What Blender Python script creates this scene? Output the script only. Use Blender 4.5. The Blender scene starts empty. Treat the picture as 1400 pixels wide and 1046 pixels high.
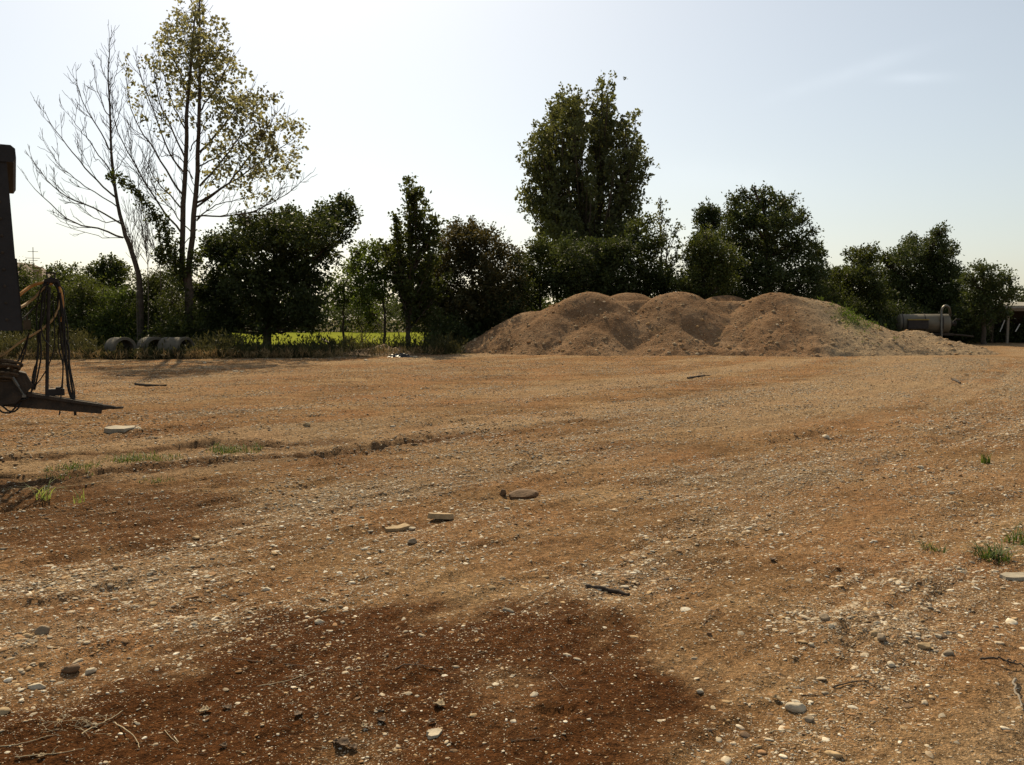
import bpy, bmesh, math, random
import numpy as np
from mathutils import Vector, Matrix

rng = np.random.default_rng(7)
random.seed(7)
R = math.radians
sc = bpy.context.scene
COL = sc.collection

# ------------------------------------------------------------------ camera
EYE = 1.6
FPX, CX, CY = 1212.0, 700.0, 523.0
HOR = 437.0
PITCH = math.atan((CY - HOR) / FPX)
cam_d = bpy.data.cameras.new('camera')
cam = bpy.data.objects.new('camera', cam_d)
COL.objects.link(cam)
cam.location = (0, 0, EYE)
cam.rotation_euler = (math.pi / 2 - PITCH, 0, 0)
cam_d.sensor_width = 36
cam_d.lens = 36 * FPX / 1400
cam_d.clip_start = 0.05
cam_d.clip_end = 6000
sc.camera = cam
CP, SP = math.cos(PITCH), math.sin(PITCH)


def ray(px, py):
    x = (px - CX) / FPX
    z = -(py - CY) / FPX
    return np.array([x, CP + z * SP, -SP + z * CP])


def gp(px, py, z=0.0):
    r = ray(px, py)
    t = (z - EYE) / r[2]
    return np.array([r[0] * t, r[1] * t, z])


def at(px, py, d):
    r = ray(px, py)
    t = d / r[1]
    return np.array([r[0] * t, d, EYE + r[2] * t])


# ------------------------------------------------------------------ noise
def _hash(ix, iy, seed):
    h = (ix.astype(np.int64) * 374761393 + iy.astype(np.int64) * 668265263 + seed * 974634541) & 0xFFFFFFFF
    h = ((h ^ (h >> 13)) * 1274126177) & 0xFFFFFFFF
    h = h ^ (h >> 16)
    return (h & 0xFFFFFF) / float(0xFFFFFF)


def vnoise(x, y, seed=0):
    x = np.asarray(x, float); y = np.asarray(y, float)
    ix = np.floor(x); iy = np.floor(y)
    fx = x - ix; fy = y - iy
    fx = fx * fx * fx * (fx * (fx * 6 - 15) + 10); fy = fy * fy * fy * (fy * (fy * 6 - 15) + 10)
    a = _hash(ix, iy, seed); b = _hash(ix + 1, iy, seed)
    c = _hash(ix, iy + 1, seed); d = _hash(ix + 1, iy + 1, seed)
    return (a * (1 - fx) + b * fx) * (1 - fy) + (c * (1 - fx) + d * fx) * fy


def fbm(x, y, seed=0, octv=4, gain=0.5):
    s = 0; a = 1.0; t = 0; f = 1.0
    for o in range(octv):
        ca, sa = math.cos(o * 1.3), math.sin(o * 1.3)
        s = s + a * vnoise((x * ca - y * sa) * f, (x * sa + y * ca) * f, seed + o * 17)
        t += a; a *= gain; f *= 2.03
    return s / t * 2 - 1          # -1..1


def sstep(a, b, x):
    t = np.clip((x - a) / (b - a), 0, 1)
    return t * t * (3 - 2 * t)


def seg_dist(x, y, pts):
    """distance to a polyline, and signed side"""
    best = np.full(np.shape(x), 1e9)
    for (a, b) in zip(pts[:-1], pts[1:]):
        dx, dy = b[0] - a[0], b[1] - a[1]
        L2 = dx * dx + dy * dy
        t = np.clip(((x - a[0]) * dx + (y - a[1]) * dy) / L2, 0, 1)
        best = np.minimum(best, np.hypot(x - a[0] - t * dx, y - a[1] - t * dy))
    return best


def poly_sd(x, y, pts):
    """signed distance to polygon, negative inside"""
    d = seg_dist(x, y, list(pts) + [pts[0]])
    ins = np.zeros(np.shape(x), bool)
    n = len(pts)
    for i in range(n):
        x1, y1 = pts[i][0], pts[i][1]; x2, y2 = pts[(i + 1) % n][0], pts[(i + 1) % n][1]
        if y1 == y2:
            continue
        c = ((y1 > y) != (y2 > y)) & (x < (x2 - x1) * (y - y1) / (y2 - y1) + x1)
        ins ^= c
    return np.where(ins, -d, d)


# ------------------------------------------------------------------ terrain fields
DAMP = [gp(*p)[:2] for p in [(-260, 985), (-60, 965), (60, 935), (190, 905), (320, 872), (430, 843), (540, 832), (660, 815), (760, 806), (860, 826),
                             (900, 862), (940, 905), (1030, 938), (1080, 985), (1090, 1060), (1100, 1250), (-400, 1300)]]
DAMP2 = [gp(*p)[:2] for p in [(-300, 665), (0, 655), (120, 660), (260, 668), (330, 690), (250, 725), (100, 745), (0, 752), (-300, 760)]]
RUT_A = [gp(*p)[:2] for p in [(-160, 640), (0, 632), (100, 626), (200, 617), (300, 609), (390, 611), (460, 606)]]
RUT_B = [gp(*p)[:2] for p in [(-160, 668), (0, 658), (100, 655), (200, 645), (300, 634), (420, 626), (520, 612), (640, 596)]]
CLOD = [gp(*p)[:2] for p in [(190, 597), (230, 590), (275, 588)]]
RUT_C = [gp(*p)[:2] for p in [(450, 632), (490, 622), (560, 600), (700, 590), (840, 575)]]
HOLE = gp(757, 986)[:2]
STREAM = [-9.2, -6.9, -5.1, -3.4, -1.9, -0.6, 0.5, 1.9, 3.3, 4.6, 6.4, 8.0, 10.2, 12.5]


def track_st(x, y):
    s = x * .68 + y * .73
    t = x * .73 - y * .68 + 0.005 * (s - 9) ** 2 * np.where(s > 9, 1, 0.3)
    t = t + 0.25 * (fbm(s * .11, t * .2, 71, 2))
    return s, t


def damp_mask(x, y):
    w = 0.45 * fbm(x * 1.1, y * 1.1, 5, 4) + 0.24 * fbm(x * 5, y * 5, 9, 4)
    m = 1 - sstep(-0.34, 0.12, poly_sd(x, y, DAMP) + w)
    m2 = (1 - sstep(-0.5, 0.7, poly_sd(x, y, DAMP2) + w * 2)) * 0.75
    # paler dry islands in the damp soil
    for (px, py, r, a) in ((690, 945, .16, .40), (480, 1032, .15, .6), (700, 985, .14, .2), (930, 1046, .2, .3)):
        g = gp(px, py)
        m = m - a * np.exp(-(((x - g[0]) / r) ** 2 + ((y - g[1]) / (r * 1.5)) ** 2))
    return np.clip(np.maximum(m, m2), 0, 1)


def gravel_mask(x, y):
    s, t = track_st(x, y)
    g = 0.30 + 0.75 * fbm(s * .22, t * .95, 31, 4) + 0.30 * fbm(s * .7, t * 3.2, 33, 3) + 0.2 * fbm(x * 1.3, y * 1.3, 35, 3)
    # greyer gravelly belts
    g = g + 0.42 * sstep(2.0, 7.0, x - 0.33 * y + 1.0)
    for (px, py, rx, ry, a) in ((110, 800, 1.0, .5, .55), (320, 735, 1.0, .8, .3), (1190, 872, .45, .4, .7), (560, 745, .45, .5, .55), (860, 800, .5, .45, .5), (300, 860, .8, .15, .35),
                                (640, 690, .7, .8, .3), (1230, 800, .8, .5, .4), (30, 880, .35, .35, .5), (1010, 660, 1.2, 1.2, .2)):
        c = gp(px, py)
        g = g + a * np.exp(-(((x - c[0]) / rx) ** 2 + ((y - c[1]) / ry) ** 2))
    g = g * (1 - 0.5 * np.clip((damp_mask(x, y) - .2) * 1.3, 0, 1))
    return np.clip(g, 0.03, 1.2)


def H(x, y):
    x = np.asarray(x, float); y = np.asarray(y, float)
    dist = np.hypot(x, y)
    s, t = track_st(x, y)
    h = 0.022 * fbm(x * .45, y * .45, 1, 3) + 0.018 * fbm(x * 1.7, y * 1.7, 2, 4) + 0.013 * fbm(x * 7, y * 7, 3, 4, .6)
    h = h + 0.030 * (1 - 2.2 * np.abs(fbm(s * .45, t * 2.4, 88, 4, .6))) * (.5 + vnoise(x * .4, y * .4, 89))
    cl = np.clip(fbm(s * .55, t * 1.7, 93, 4) - .16, 0, 1)
    h = h + .10 * cl * (vnoise(x * 6, y * 6, 94) * .5 + vnoise(x * 13, y * 13, 95) * .5 - .3)
    # long shallow tyre tracks
    amp = 0.45 + 0.55 * fbm(s * .13, t * .3, 77, 2)
    for i, t0 in enumerate(STREAM):
        d = (t - t0) / 0.16
        a = 0.020 * np.clip(amp + 0.5 * fbm(s * .3, s * 0 + t0, 80 + i, 2), 0, 1.4)
        h = h + a * (-np.exp(-d * d) + 0.8 * np.exp(-((np.abs(d) - 1.9) / .75) ** 2))
    # crumbly streaks between the tracks
    rough = np.clip(fbm(s * .5, t * 1.6, 90, 3) - 0.12, 0, 1)
    h = h + 0.07 * rough * (vnoise(x * 9, y * 9, 91) * vnoise(x * 19, y * 19, 92))
    near = dist < 60
    lump = 0.55 + 0.9 * vnoise(x * 1.7, y * 1.7, 95)
    clodn = vnoise(x * 8, y * 8, 96) * 0.6 + vnoise(x * 17, y * 17, 97) * 0.4
    for pts, dep, wd, cl in ((RUT_A, .055, .24, .12), (RUT_B, .05, .20, .10), (RUT_C, .03, .16, .06)):
        wob = 0.10 * fbm(x * 1.5, y * 1.5, 98, 3)
        d = seg_dist(x, y, pts) + wob
        endf = sstep(0, 1.2, np.abs(x - pts[-1][0]) + np.abs(y - pts[-1][1]) * .3)
        h = h - dep * lump * endf * (1 - sstep(wd * .55, wd, d))
        h = h + dep * .3 * lump * endf * np.exp(-((d - wd * 1.35) / (wd * .35)) ** 2)
        h = h + cl * endf * (clodn - .35) * np.exp(-(d / (wd * 1.8)) ** 2)
    d = seg_dist(x, y, CLOD)
    h = h + 0.13 * np.clip(clodn - .38, 0, 1) * np.exp(-(d / .45) ** 2) + .02 * np.exp(-(d / .4) ** 2)
    h = h - 0.035 * (1 - sstep(0.4, 1.0, np.hypot((x - HOLE[0]) / .10, (y - HOLE[1]) / .07)))
    c = gp(1190, 874)
    h = h + 0.05 * np.exp(-(((x - c[0]) / .35) ** 2 + ((y - c[1]) / .3) ** 2)) * (.5 + clodn)
    return h * (1 - sstep(38, 50, dist) * .8)


def Hs(x, y):
    return float(H(np.array([x]), np.array([y]))[0])


def gpt(px, py):
    """a point on the real ground under a place of the photograph"""
    p = gp(px, py)
    z = 0.0
    for _ in range(4):
        z = Hs(p[0], p[1]); p = gp(px, py, z)
    return np.array([p[0], p[1], Hs(p[0], p[1])])


# ------------------------------------------------------------------ mesh collector
class MB:
    def __init__(self):
        self.V = []; self.F = []; self.n = 0; self.A = []

    def add(self, v, f, a=None):
        v = np.asarray(v, np.float32).reshape(-1, 3)
        for ff in (f if isinstance(f, list) and len(f) and isinstance(f[0], np.ndarray) else [f]):
            ff = np.asarray(ff, np.int64)
            if ff.ndim == 1:
                ff = ff.reshape(1, -1)
            self.F.append(ff + self.n)
        self.V.append(v)
        if a is None:
            a = np.zeros((len(v), 4), np.float32); a[:, 3] = 1
        self.A.append(np.asarray(a, np.float32))
        self.n += len(v)

    def box(self, c, sx, sy, sz, rot=None, jit=0):
        v = np.array([[i, j, k] for i in (-.5, .5) for j in (-.5, .5) for k in (-.5, .5)]) * (sx, sy, sz)
        if jit:
            v = v + rng.normal(0, jit, v.shape)
        if rot is not None:
            v = v @ np.array(rot).T
        self.add(v + np.asarray(c), np.array([[0, 1, 3, 2], [4, 6, 7, 5], [0, 4, 5, 1], [2, 3, 7, 6], [0, 2, 6, 4], [1, 5, 7, 3]]))

    def prism(self, poly, n, depth):
        """poly: Nx3 planar points, extruded along n both ways"""
        p = np.asarray(poly, float); n = np.asarray(n, float); k = len(p)
        v = np.vstack([p - n * depth / 2, p + n * depth / 2])
        self.add(v, np.array([[i, (i + 1) % k, (i + 1) % k + k, i + k] for i in range(k)]))
        # caps share the vertices
        self.F.append(np.array([list(range(k))[::-1]]) + self.n - 2 * k)
        self.F.append(np.array([list(range(k, 2 * k))]) + self.n - 2 * k)

    def tube(self, path, rad, k=6, cap=True):
        P = np.asarray(path, float); n = len(P)
        rad = np.broadcast_to(np.asarray(rad, float), (n,))
        T = np.gradient(P, axis=0); T /= np.linalg.norm(T, axis=1, keepdims=True) + 1e-9
        up = np.array([0, 0, 1.]) if abs(T[:, 2].mean()) < .85 else np.array([1., 0, 0])
        Nn = np.cross(T, up); Nn /= np.linalg.norm(Nn, axis=1, keepdims=True) + 1e-9
        B = np.cross(T, Nn)
        a = np.arange(k) * 2 * math.pi / k
        v = P[:, None] + rad[:, None, None] * (np.cos(a)[None, :, None] * Nn[:, None] + np.sin(a)[None, :, None] * B[:, None])
        i = np.arange(n - 1)[:, None] * k; j = np.arange(k)[None]; j2 = (j + 1) % k
        f = np.stack([i + j, i + j2, i + k + j2, i + k + j], -1).reshape(-1, 4)
        b0 = self.n
        self.add(v.reshape(-1, 3), f)
        if cap:
            self.F.append(np.array([list(range(k))]) + b0)
            self.F.append(np.array([list(range((n - 1) * k, n * k))[::-1]]) + b0)

    def lathe(self, prof, o, axis, k=24):
        """prof: list of (along, radius); revolve about axis through o"""
        o = np.asarray(o, float); ax = np.asarray(axis, float); ax /= np.linalg.norm(ax)
        up = np.array([0, 0, 1.]) if abs(ax[2]) < .9 else np.array([1., 0, 0])
        n = np.cross(ax, up); n /= np.linalg.norm(n); b = np.cross(ax, n)
        a = np.arange(k) * 2 * math.pi / k
        pr = np.asarray(prof, float); m = len(pr)
        v = o + pr[:, 0, None, None] * ax + pr[:, 1, None, None] * (np.cos(a)[None, :, None] * n + np.sin(a)[None, :, None] * b)
        i = np.arange(m - 1)[:, None] * k; j = np.arange(k)[None]; j2 = (j + 1) % k
        self.add(v.reshape(-1, 3), np.stack([i + j, i + j2, i + k + j2, i + k + j], -1).reshape(-1, 4))

    def quads(self, Q, a=None):
        """Q: n x 4 x 3"""
        n = len(Q)
        if n == 0:
            return
        A = None
        if a is not None:
            A = np.repeat(np.asarray(a, np.float32), 4, 0)
        self.add(Q.reshape(-1, 3), np.arange(n * 4).reshape(n, 4), A)

    def build(self, name, mat, parent=None, loc=(0, 0, 0), smooth=False, attr=False):
        V = np.concatenate(self.V) - np.asarray(loc, np.float32)
        me = bpy.data.meshes.new(name)
        me.vertices.add(len(V)); me.vertices.foreach_set('co', V.astype(np.float32).ravel())
        li = np.concatenate([f.ravel() for f in self.F])
        cnt = np.concatenate([np.full(len(f), f.shape[1]) for f in self.F])
        st = np.concatenate([[0], np.cumsum(cnt)[:-1]])
        me.loops.add(len(li)); me.loops.foreach_set('vertex_index', li.astype(np.int32))
        me.polygons.add(len(cnt)); me.polygons.foreach_set('loop_start', st.astype(np.int32))
        me.polygons.foreach_set('use_smooth', np.full(len(cnt), smooth))
        if attr:
            at_ = me.attributes.new('tint', 'FLOAT_COLOR', 'POINT')
            at_.data.foreach_set('color', np.concatenate(self.A).astype(np.float32).ravel())
        me.update(); me.validate()
        if mat:
            me.materials.append(mat)
        o = bpy.data.objects.new(name, me)
        COL.objects.link(o)
        if parent is not None:
            o.parent = parent
        else:
            o.location = loc
        return o


def tag(o, label=None, cat=None, group=None, kind=None):
    if label: o['label'] = label
    if cat: o['category'] = cat
    if group: o['group'] = group
    if kind: o['kind'] = kind
    return o


def thing(name, label, cat, loc, group=None):
    o = bpy.data.objects.new(name, None); COL.objects.link(o)
    o.location = Vector([float(v) for v in loc]); o.empty_display_size = .1
    return tag(o, label, cat, group)


# ------------------------------------------------------------------ materials
def mat_new(name):
    m = bpy.data.materials.new(name); m.use_nodes = True
    nt = m.node_tree
    b = nt.nodes['Principled BSDF']
    return m, nt, b


def node(nt, t, **kw):
    n = nt.nodes.new(t)
    for k, v in kw.items():
        if k.startswith('i_'):
            n.inputs[k[2:].replace('_', ' ')].default_value = v
        else:
            setattr(n, k, v)
    return n


def ramp(nt, stops):
    r = nt.nodes.new('ShaderNodeValToRGB')
    e = r.color_ramp.elements
    while len(e) > 1:
        e.remove(e[-1])
    for i, (p, c) in enumerate(stops):
        if i == 0:
            e[0].position = p; e[0].color = c
        else:
            x = e.new(p); x.color = c
    return r


def g4(v): return (v, v, v, 1)


def mix(nt, fac, a, b, mode='MIX'):
    m = nt.nodes.new('ShaderNodeMix'); m.data_type = 'RGBA'; m.blend_type = mode; m.clamp_factor = True; m.clamp_result = False
    for s, v in ((m.inputs[0], fac), (m.inputs[6], a), (m.inputs[7], b)):
        if hasattr(v, 'is_output'):
            nt.links.new(v, s)
        else:
            s.default_value = v
    return m.outputs[2]


def math_n(nt, op, a, b=None):
    m = nt.nodes.new('ShaderNodeMath'); m.operation = op
    for s, v in ((m.inputs[0], a), (m.inputs[1], b)):
        if v is None: continue
        if hasattr(v, 'is_output'): nt.links.new(v, s)
        else: s.default_value = v
    return m.outputs[0]


def simple(name, col, rough=.8, var=.35, scale=6, metal=0, bump=.0, bscale=40, col2=None, detail=6, spec=.3):
    m, nt, b = mat_new(name)
    tc = node(nt, 'ShaderNodeTexCoord')
    n = node(nt, 'ShaderNodeTexNoise', i_Scale=scale, i_Detail=detail, i_Roughness=.65)
    nt.links.new(tc.outputs['Object'], n.inputs['Vector'])
    c2 = col2 or tuple(c * (1 - var) for c in col[:3])
    r = ramp(nt, [(.35, (*c2[:3], 1)), (.65, (*col[:3], 1))])
    nt.links.new(n.outputs['Fac'], r.inputs[0]); nt.links.new(r.outputs[0], b.inputs['Base Color'])
    b.inputs['Roughness'].default_value = rough; b.inputs['Metallic'].default_value = metal
    b.inputs['Specular IOR Level'].default_value = spec
    if bump:
        n2 = node(nt, 'ShaderNodeTexNoise', i_Scale=bscale, i_Detail=5)
        nt.links.new(tc.outputs['Object'], n2.inputs['Vector'])
        bp = node(nt, 'ShaderNodeBump', i_Strength=bump, i_Distance=.02)
        nt.links.new(n2.outputs['Fac'], bp.inputs['Height']); nt.links.new(bp.outputs[0], b.inputs['Normal'])
    return m


def leaf_mat(name, dark, light, trans=.35, tcol=None):
    m, nt, b = mat_new(name)
    a = node(nt, 'ShaderNodeAttribute', attribute_name='tint')
    sep = node(nt, 'ShaderNodeSeparateColor'); nt.links.new(a.outputs['Color'], sep.inputs[0])
    c = mix(nt, sep.outputs[0], (*dark, 1), (*light, 1))
    nt.links.new(c, b.inputs['Base Color'])
    b.inputs['Roughness'].default_value = .6; b.inputs['Specular IOR Level'].default_value = .15
    t = node(nt, 'ShaderNodeBsdfTranslucent')
    tc = tcol or (light[0] * 1.6, light[1] * 1.55, light[2] * .8)
    ct = mix(nt, sep.outputs[0], tuple(v * .55 for v in tc) + (1,), (*tc, 1))
    nt.links.new(ct, t.inputs['Color'])
    ms = node(nt, 'ShaderNodeMixShader'); ms.inputs[0].default_value = trans
    nt.links.new(b.outputs[0], ms.inputs[1]); nt.links.new(t.outputs[0], ms.inputs[2])
    nt.links.new(ms.outputs[0], nt.nodes['Material Output'].inputs[0])
    return m


M = {}
M['bark'] = simple('bark', (.085, .065, .048), .95, .5, 5, bump=.5, bscale=12)
M['bark_pale'] = simple('bark_pale', (.15, .12, .09), .9, .5, 3, bump=.3, bscale=12)
M['dead_wood'] = simple('dead_wood', (.17, .135, .10), .9, .4, 4)
M['leaf_dark'] = leaf_mat('leaf_dark', (.026, .034, .013), (.060, .078, .026), .26)
M['leaf_mid'] = leaf_mat('leaf_mid', (.029, .037, .012), (.068, .084, .024), .34)
M['leaf_light'] = leaf_mat('leaf_light', (.042, .058, .016), (.080, .112, .028), .42)
M['leaf_olive'] = leaf_mat('leaf_olive', (.06, .062, .022), (.15, .14, .055), .5, (.32, .30, .12))
M['leaf_poplar'] = leaf_mat('leaf_poplar', (.055, .062, .030), (.125, .135, .062), .36)
M['leaf_brown'] = leaf_mat('leaf_brown', (.028, .034, .012), (.075, .060, .025), .28)
M['weed'] = leaf_mat('weed', (.022, .027, .010), (.080, .075, .028), .30, (.12, .11, .035))
M['dry_grass'] = leaf_mat('dry_grass', (.14, .09, .04), (.30, .22, .11), .3, (.3, .2, .09))
M['grass'] = leaf_mat('grass', (.040, .060, .014), (.085, .125, .028), .35)
M['grass_pale'] = leaf_mat('grass_pale', (.10, .13, .045), (.20, .24, .09), .4)
M['straw'] = simple('straw', (.42, .33, .20), .8, .4, 30)
M['twig'] = simple('twig', (.15, .10, .065), .9, .4, 30)
M['wood_dark'] = simple('wood_dark', (.055, .04, .028), .9, .4, 20, bump=.3)
M['wood_grey'] = simple('wood_grey', (.26, .22, .17), .9, .4, 14, bump=.3)
M['dry_leaf'] = simple('dry_leaf', (.34, .25, .14), .75, .5, 25)
M['dry_leaf_dark'] = simple('dry_leaf_dark', (.13, .080, .045), .8, .5, 25)
M['stone_pale'] = simple('stone_pale', (.50, .42, .30), .85, .35, 14, bump=.3)
M['stone_grey'] = simple('stone_grey', (.27, .205, .135), .85, .4, 14, bump=.3)
M['stone_tan'] = simple('stone_tan', (.38, .27, .145), .88, .35, 14, bump=.3)
M['stone_brown'] = simple('stone_brown', (.16, .095, .05), .92, .4, 14, bump=.4)
M['concrete'] = simple('concrete', (.125, .108, .080), .92, .45, 3, bump=.25, bscale=30)
M['concrete_pale'] = simple('concrete_pale', (.36, .31, .23), .92, .3, 9, bump=.25)
M['paint_dark'] = simple('paint_dark', (.040, .032, .028), .75, .5, 9, bump=.1)
M['body_paint'] = simple('body_paint', (.022, .020, .021), .7, .45, 5, bump=.1)
M['rust'] = simple('rust', (.062, .045, .032), .9, .55, 12, bump=.35, col2=(.030, .025, .020))
M['steel'] = simple('steel', (.16, .15, .13), .45, .4, 20, metal=.8)
M['rubber'] = simple('rubber', (.020, .018, .017), .6, .4, 20)
M['tyre'] = simple('tyre', (.022, .02, .018), .9, .4, 20, bump=.3)
M['hose_orange'] = simple('hose_orange', (.50, .22, .05), .55, .3, 9)
M['hose_tan'] = simple('hose_tan', (.50, .33, .16), .6, .3, 9)
M['rope'] = simple('rope', (.10, .07, .045), .95, .5, 30, bump=.5)
M['tank'] = simple('tank', (.15, .13, .095), .55, .35, 2.0, metal=.25, bump=.05)
M['yellow'] = simple('yellow', (.30, .21, .05), .6, .4, 5)
M['white_paint'] = simple('white_paint', (.70, .70, .66), .6, .2, 5)
M['roof_sheet'] = simple('roof_sheet', (.30, .29, .25), .6, .4, 2)
M['plastic_black'] = simple('plastic_black', (.018, .018, .020), .3, .3, 10)
M['plaster'] = simple('plaster', (.42, .36, .27), .9, .2, 2)
M['tile'] = simple('tile', (.12, .075, .05), .9, .4, 6)
M['brick'] = simple('brick', (.34, .22, .14), .9, .3, 6)


def soil_material():
    m, nt, b = mat_new('soil')
    L = nt.links.new
    tc = node(nt, 'ShaderNodeTexCoord'); V = tc.outputs['Object']
    a = node(nt, 'ShaderNodeAttribute', attribute_name='tint')
    sep = node(nt, 'ShaderNodeSeparateColor'); L(a.outputs['Color'], sep.inputs[0])
    damp, grav, veg = sep.outputs[0], sep.outputs[1], sep.outputs[2]

    def nz(scale, det=6, rough=.6, vec=V):
        n = node(nt, 'ShaderNodeTexNoise', i_Scale=scale, i_Detail=det, i_Roughness=rough); L(vec, n.inputs['Vector']); return n.outputs['Fac']
    big = nz(.35, 5); mid = nz(2.2, 6); fine = nz(26, 5, .7); grit = nz(120, 3, .7)
    # anisotropic streaks along the tracks
    mp = node(nt, 'ShaderNodeMapping'); mp.inputs['Rotation'].default_value = (0, 0, R(-47)); mp.inputs['Scale'].default_value = (.35, 2.2, 1)
    L(V, mp.inputs[0])
    streak = nz(.9, 7, .65, mp.outputs[0])
    r1 = ramp(nt, [(.34, (.165, .080, .027, 1))]
    )
    lane = a.outputs['Alpha']
    r1 = ramp(nt, [(.36, (.115, .060, .026, 1)), (.50, (.235, .138, .065, 1)), (.64, (.335, .222, .118, 1))])
    s1 = math_n(nt, 'ADD', math_n(nt, 'MULTIPLY', big, .45), math_n(nt, 'MULTIPLY', streak, .55)); L(s1, r1.inputs[0])
    dry = r1.outputs[0]
    # reddish wash
    rd = ramp(nt, [(.45, g4(0)), (.62, g4(1))]); L(nz(.55, 4), rd.inputs[0])
    dry = mix(nt, math_n(nt, 'MULTIPLY', rd.outputs[0], .55), dry, (.285, .145, .066, 1))
    dry = mix(nt, math_n(nt, 'MULTIPLY', lane, .5), dry, (.345, .25, .15, 1))
    # gravelly zones greyer
    gr = ramp(nt, [(.35, g4(0)), (.95, g4(1))]); L(grav, gr.inputs[0])
    dry = mix(nt, math_n(nt, 'MULTIPLY', gr.outputs[0], .55), dry, (.275, .205, .128, 1))
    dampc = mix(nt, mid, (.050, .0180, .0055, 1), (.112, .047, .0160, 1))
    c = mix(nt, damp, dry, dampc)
    vegc = mix(nt, mid, (.045, .040, .016, 1), (.085, .070, .03, 1))
    c = mix(nt, veg, c, vegc)
    # grain: dark crumbs and pale grit
    f2 = ramp(nt, [(.34, g4(.22)), (.5, g4(.95)), (.68, g4(1.5))]); L(fine, f2.inputs[0])
    c = mix(nt, .75, c, f2.outputs[0], 'MULTIPLY')
    f3 = ramp(nt, [(.3, g4(.55)), (.5, g4(1)), (.7, g4(1.4))]); L(grit, f3.inputs[0])
    c = mix(nt, .6, c, f3.outputs[0], 'MULTIPLY')
    for scl, amt in ((150, .5), (62, .28)):
        vg = node(nt, 'ShaderNodeTexVoronoi', i_Scale=scl, i_Randomness=1); L(V, vg.inputs['Vector'])
        sg = node(nt, 'ShaderNodeSeparateColor'); L(vg.outputs['Color'], sg.inputs[0])
        fg = ramp(nt, [(0, g4(.45)), (.5, g4(.95)), (1, g4(1.6))]); L(sg.outputs[1], fg.inputs[0])
        c = mix(nt, amt, c, fg.outputs[0], 'MULTIPLY')
    # tiny pale grit specks
    vo = node(nt, 'ShaderNodeTexVoronoi', i_Scale=75, i_Randomness=1); L(V, vo.inputs['Vector'])
    sp = ramp(nt, [(.16, g4(1)), (.26, g4(0))]); L(vo.outputs['Distance'], sp.inputs[0])
    sv = node(nt, 'ShaderNodeSeparateColor'); L(vo.outputs['Color'], sv.inputs[0])
    th = math_n(nt, 'GREATER_THAN', math_n(nt, 'SUBTRACT', sv.outputs[0], math_n(nt, 'MULTIPLY', damp, .3)), .40)
    c = mix(nt, math_n(nt, 'MULTIPLY', math_n(nt, 'MULTIPLY', sp.outputs[0], th), .75), c, mix(nt, sv.outputs[1], (.20, .13, .07, 1), (.50, .40, .27, 1)))
    L(c, b.inputs['Base Color'])
    rr = node(nt, 'ShaderNodeMapRange'); L(damp, rr.inputs[0]); rr.inputs[3].default_value = .97; rr.inputs[4].default_value = .88
    L(rr.outputs[0], b.inputs['Roughness']); b.inputs['Specular IOR Level'].default_value = .02
    hh = math_n(nt, 'ADD', math_n(nt, 'MULTIPLY', fine, 1.0), math_n(nt, 'MULTIPLY', grit, .45))
    hh = math_n(nt, 'ADD', hh, math_n(nt, 'MULTIPLY', sp.outputs[0], math_n(nt, 'MULTIPLY', th, .4)))
    hh = math_n(nt, 'ADD', hh, math_n(nt, 'MULTIPLY', nz(7, 4), 1.2))
    hh = math_n(nt, 'SUBTRACT', hh, math_n(nt, 'MULTIPLY', vg.outputs['Distance'], .25))
    bp = node(nt, 'ShaderNodeBump', i_Strength=1.0, i_Distance=.035); L(hh, bp.inputs['Height']); L(bp.outputs[0], b.inputs['Normal'])
    return m


def stone_material(name, use_obj=False, gain=1.0):
    m, nt, b = mat_new(name); L = nt.links.new
    tc = node(nt, 'ShaderNodeTexCoord')
    if use_obj:
        o = node(nt, 'ShaderNodeObjectInfo'); c0 = o.outputs['Color']; sc_ = 5
    else:
        a = node(nt, 'ShaderNodeAttribute', attribute_name='tint'); c0 = a.outputs['Color']; sc_ = 60
    n = node(nt, 'ShaderNodeTexNoise', i_Scale=sc_, i_Detail=5, i_Roughness=.65); L(tc.outputs['Object'], n.inputs['Vector'])
    r = ramp(nt, [(.3, g4(.62 * gain)), (.5, g4(1.0 * gain)), (.72, g4(1.25 * gain))]); L(n.outputs['Fac'], r.inputs[0])
    c = mix(nt, 1.0, c0, r.outputs[0], 'MULTIPLY')
    # dust lying on the lower flanks
    d = ramp(nt, [(.42, g4(0)), (.66, g4(.6))]); n3 = node(nt, 'ShaderNodeTexNoise', i_Scale=sc_ * .4, i_Detail=3); L(tc.outputs['Object'], n3.inputs['Vector']); L(n3.outputs['Fac'], d.inputs[0])
    c = mix(nt, d.outputs[0], c, (.27, .16, .07, 1))
    L(c, b.inputs['Base Color']); b.inputs['Roughness'].default_value = .88; b.inputs['Specular IOR Level'].default_value = .07
    bp = node(nt, 'ShaderNodeBump', i_Strength=.35, i_Distance=.01); L(n.outputs['Fac'], bp.inputs['Height']); L(bp.outputs[0], b.inputs['Normal'])
    return m


M['soil'] = soil_material()
M['gravel'] = stone_material('gravel')
M['pebble'] = stone_material('pebble', True)


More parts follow.
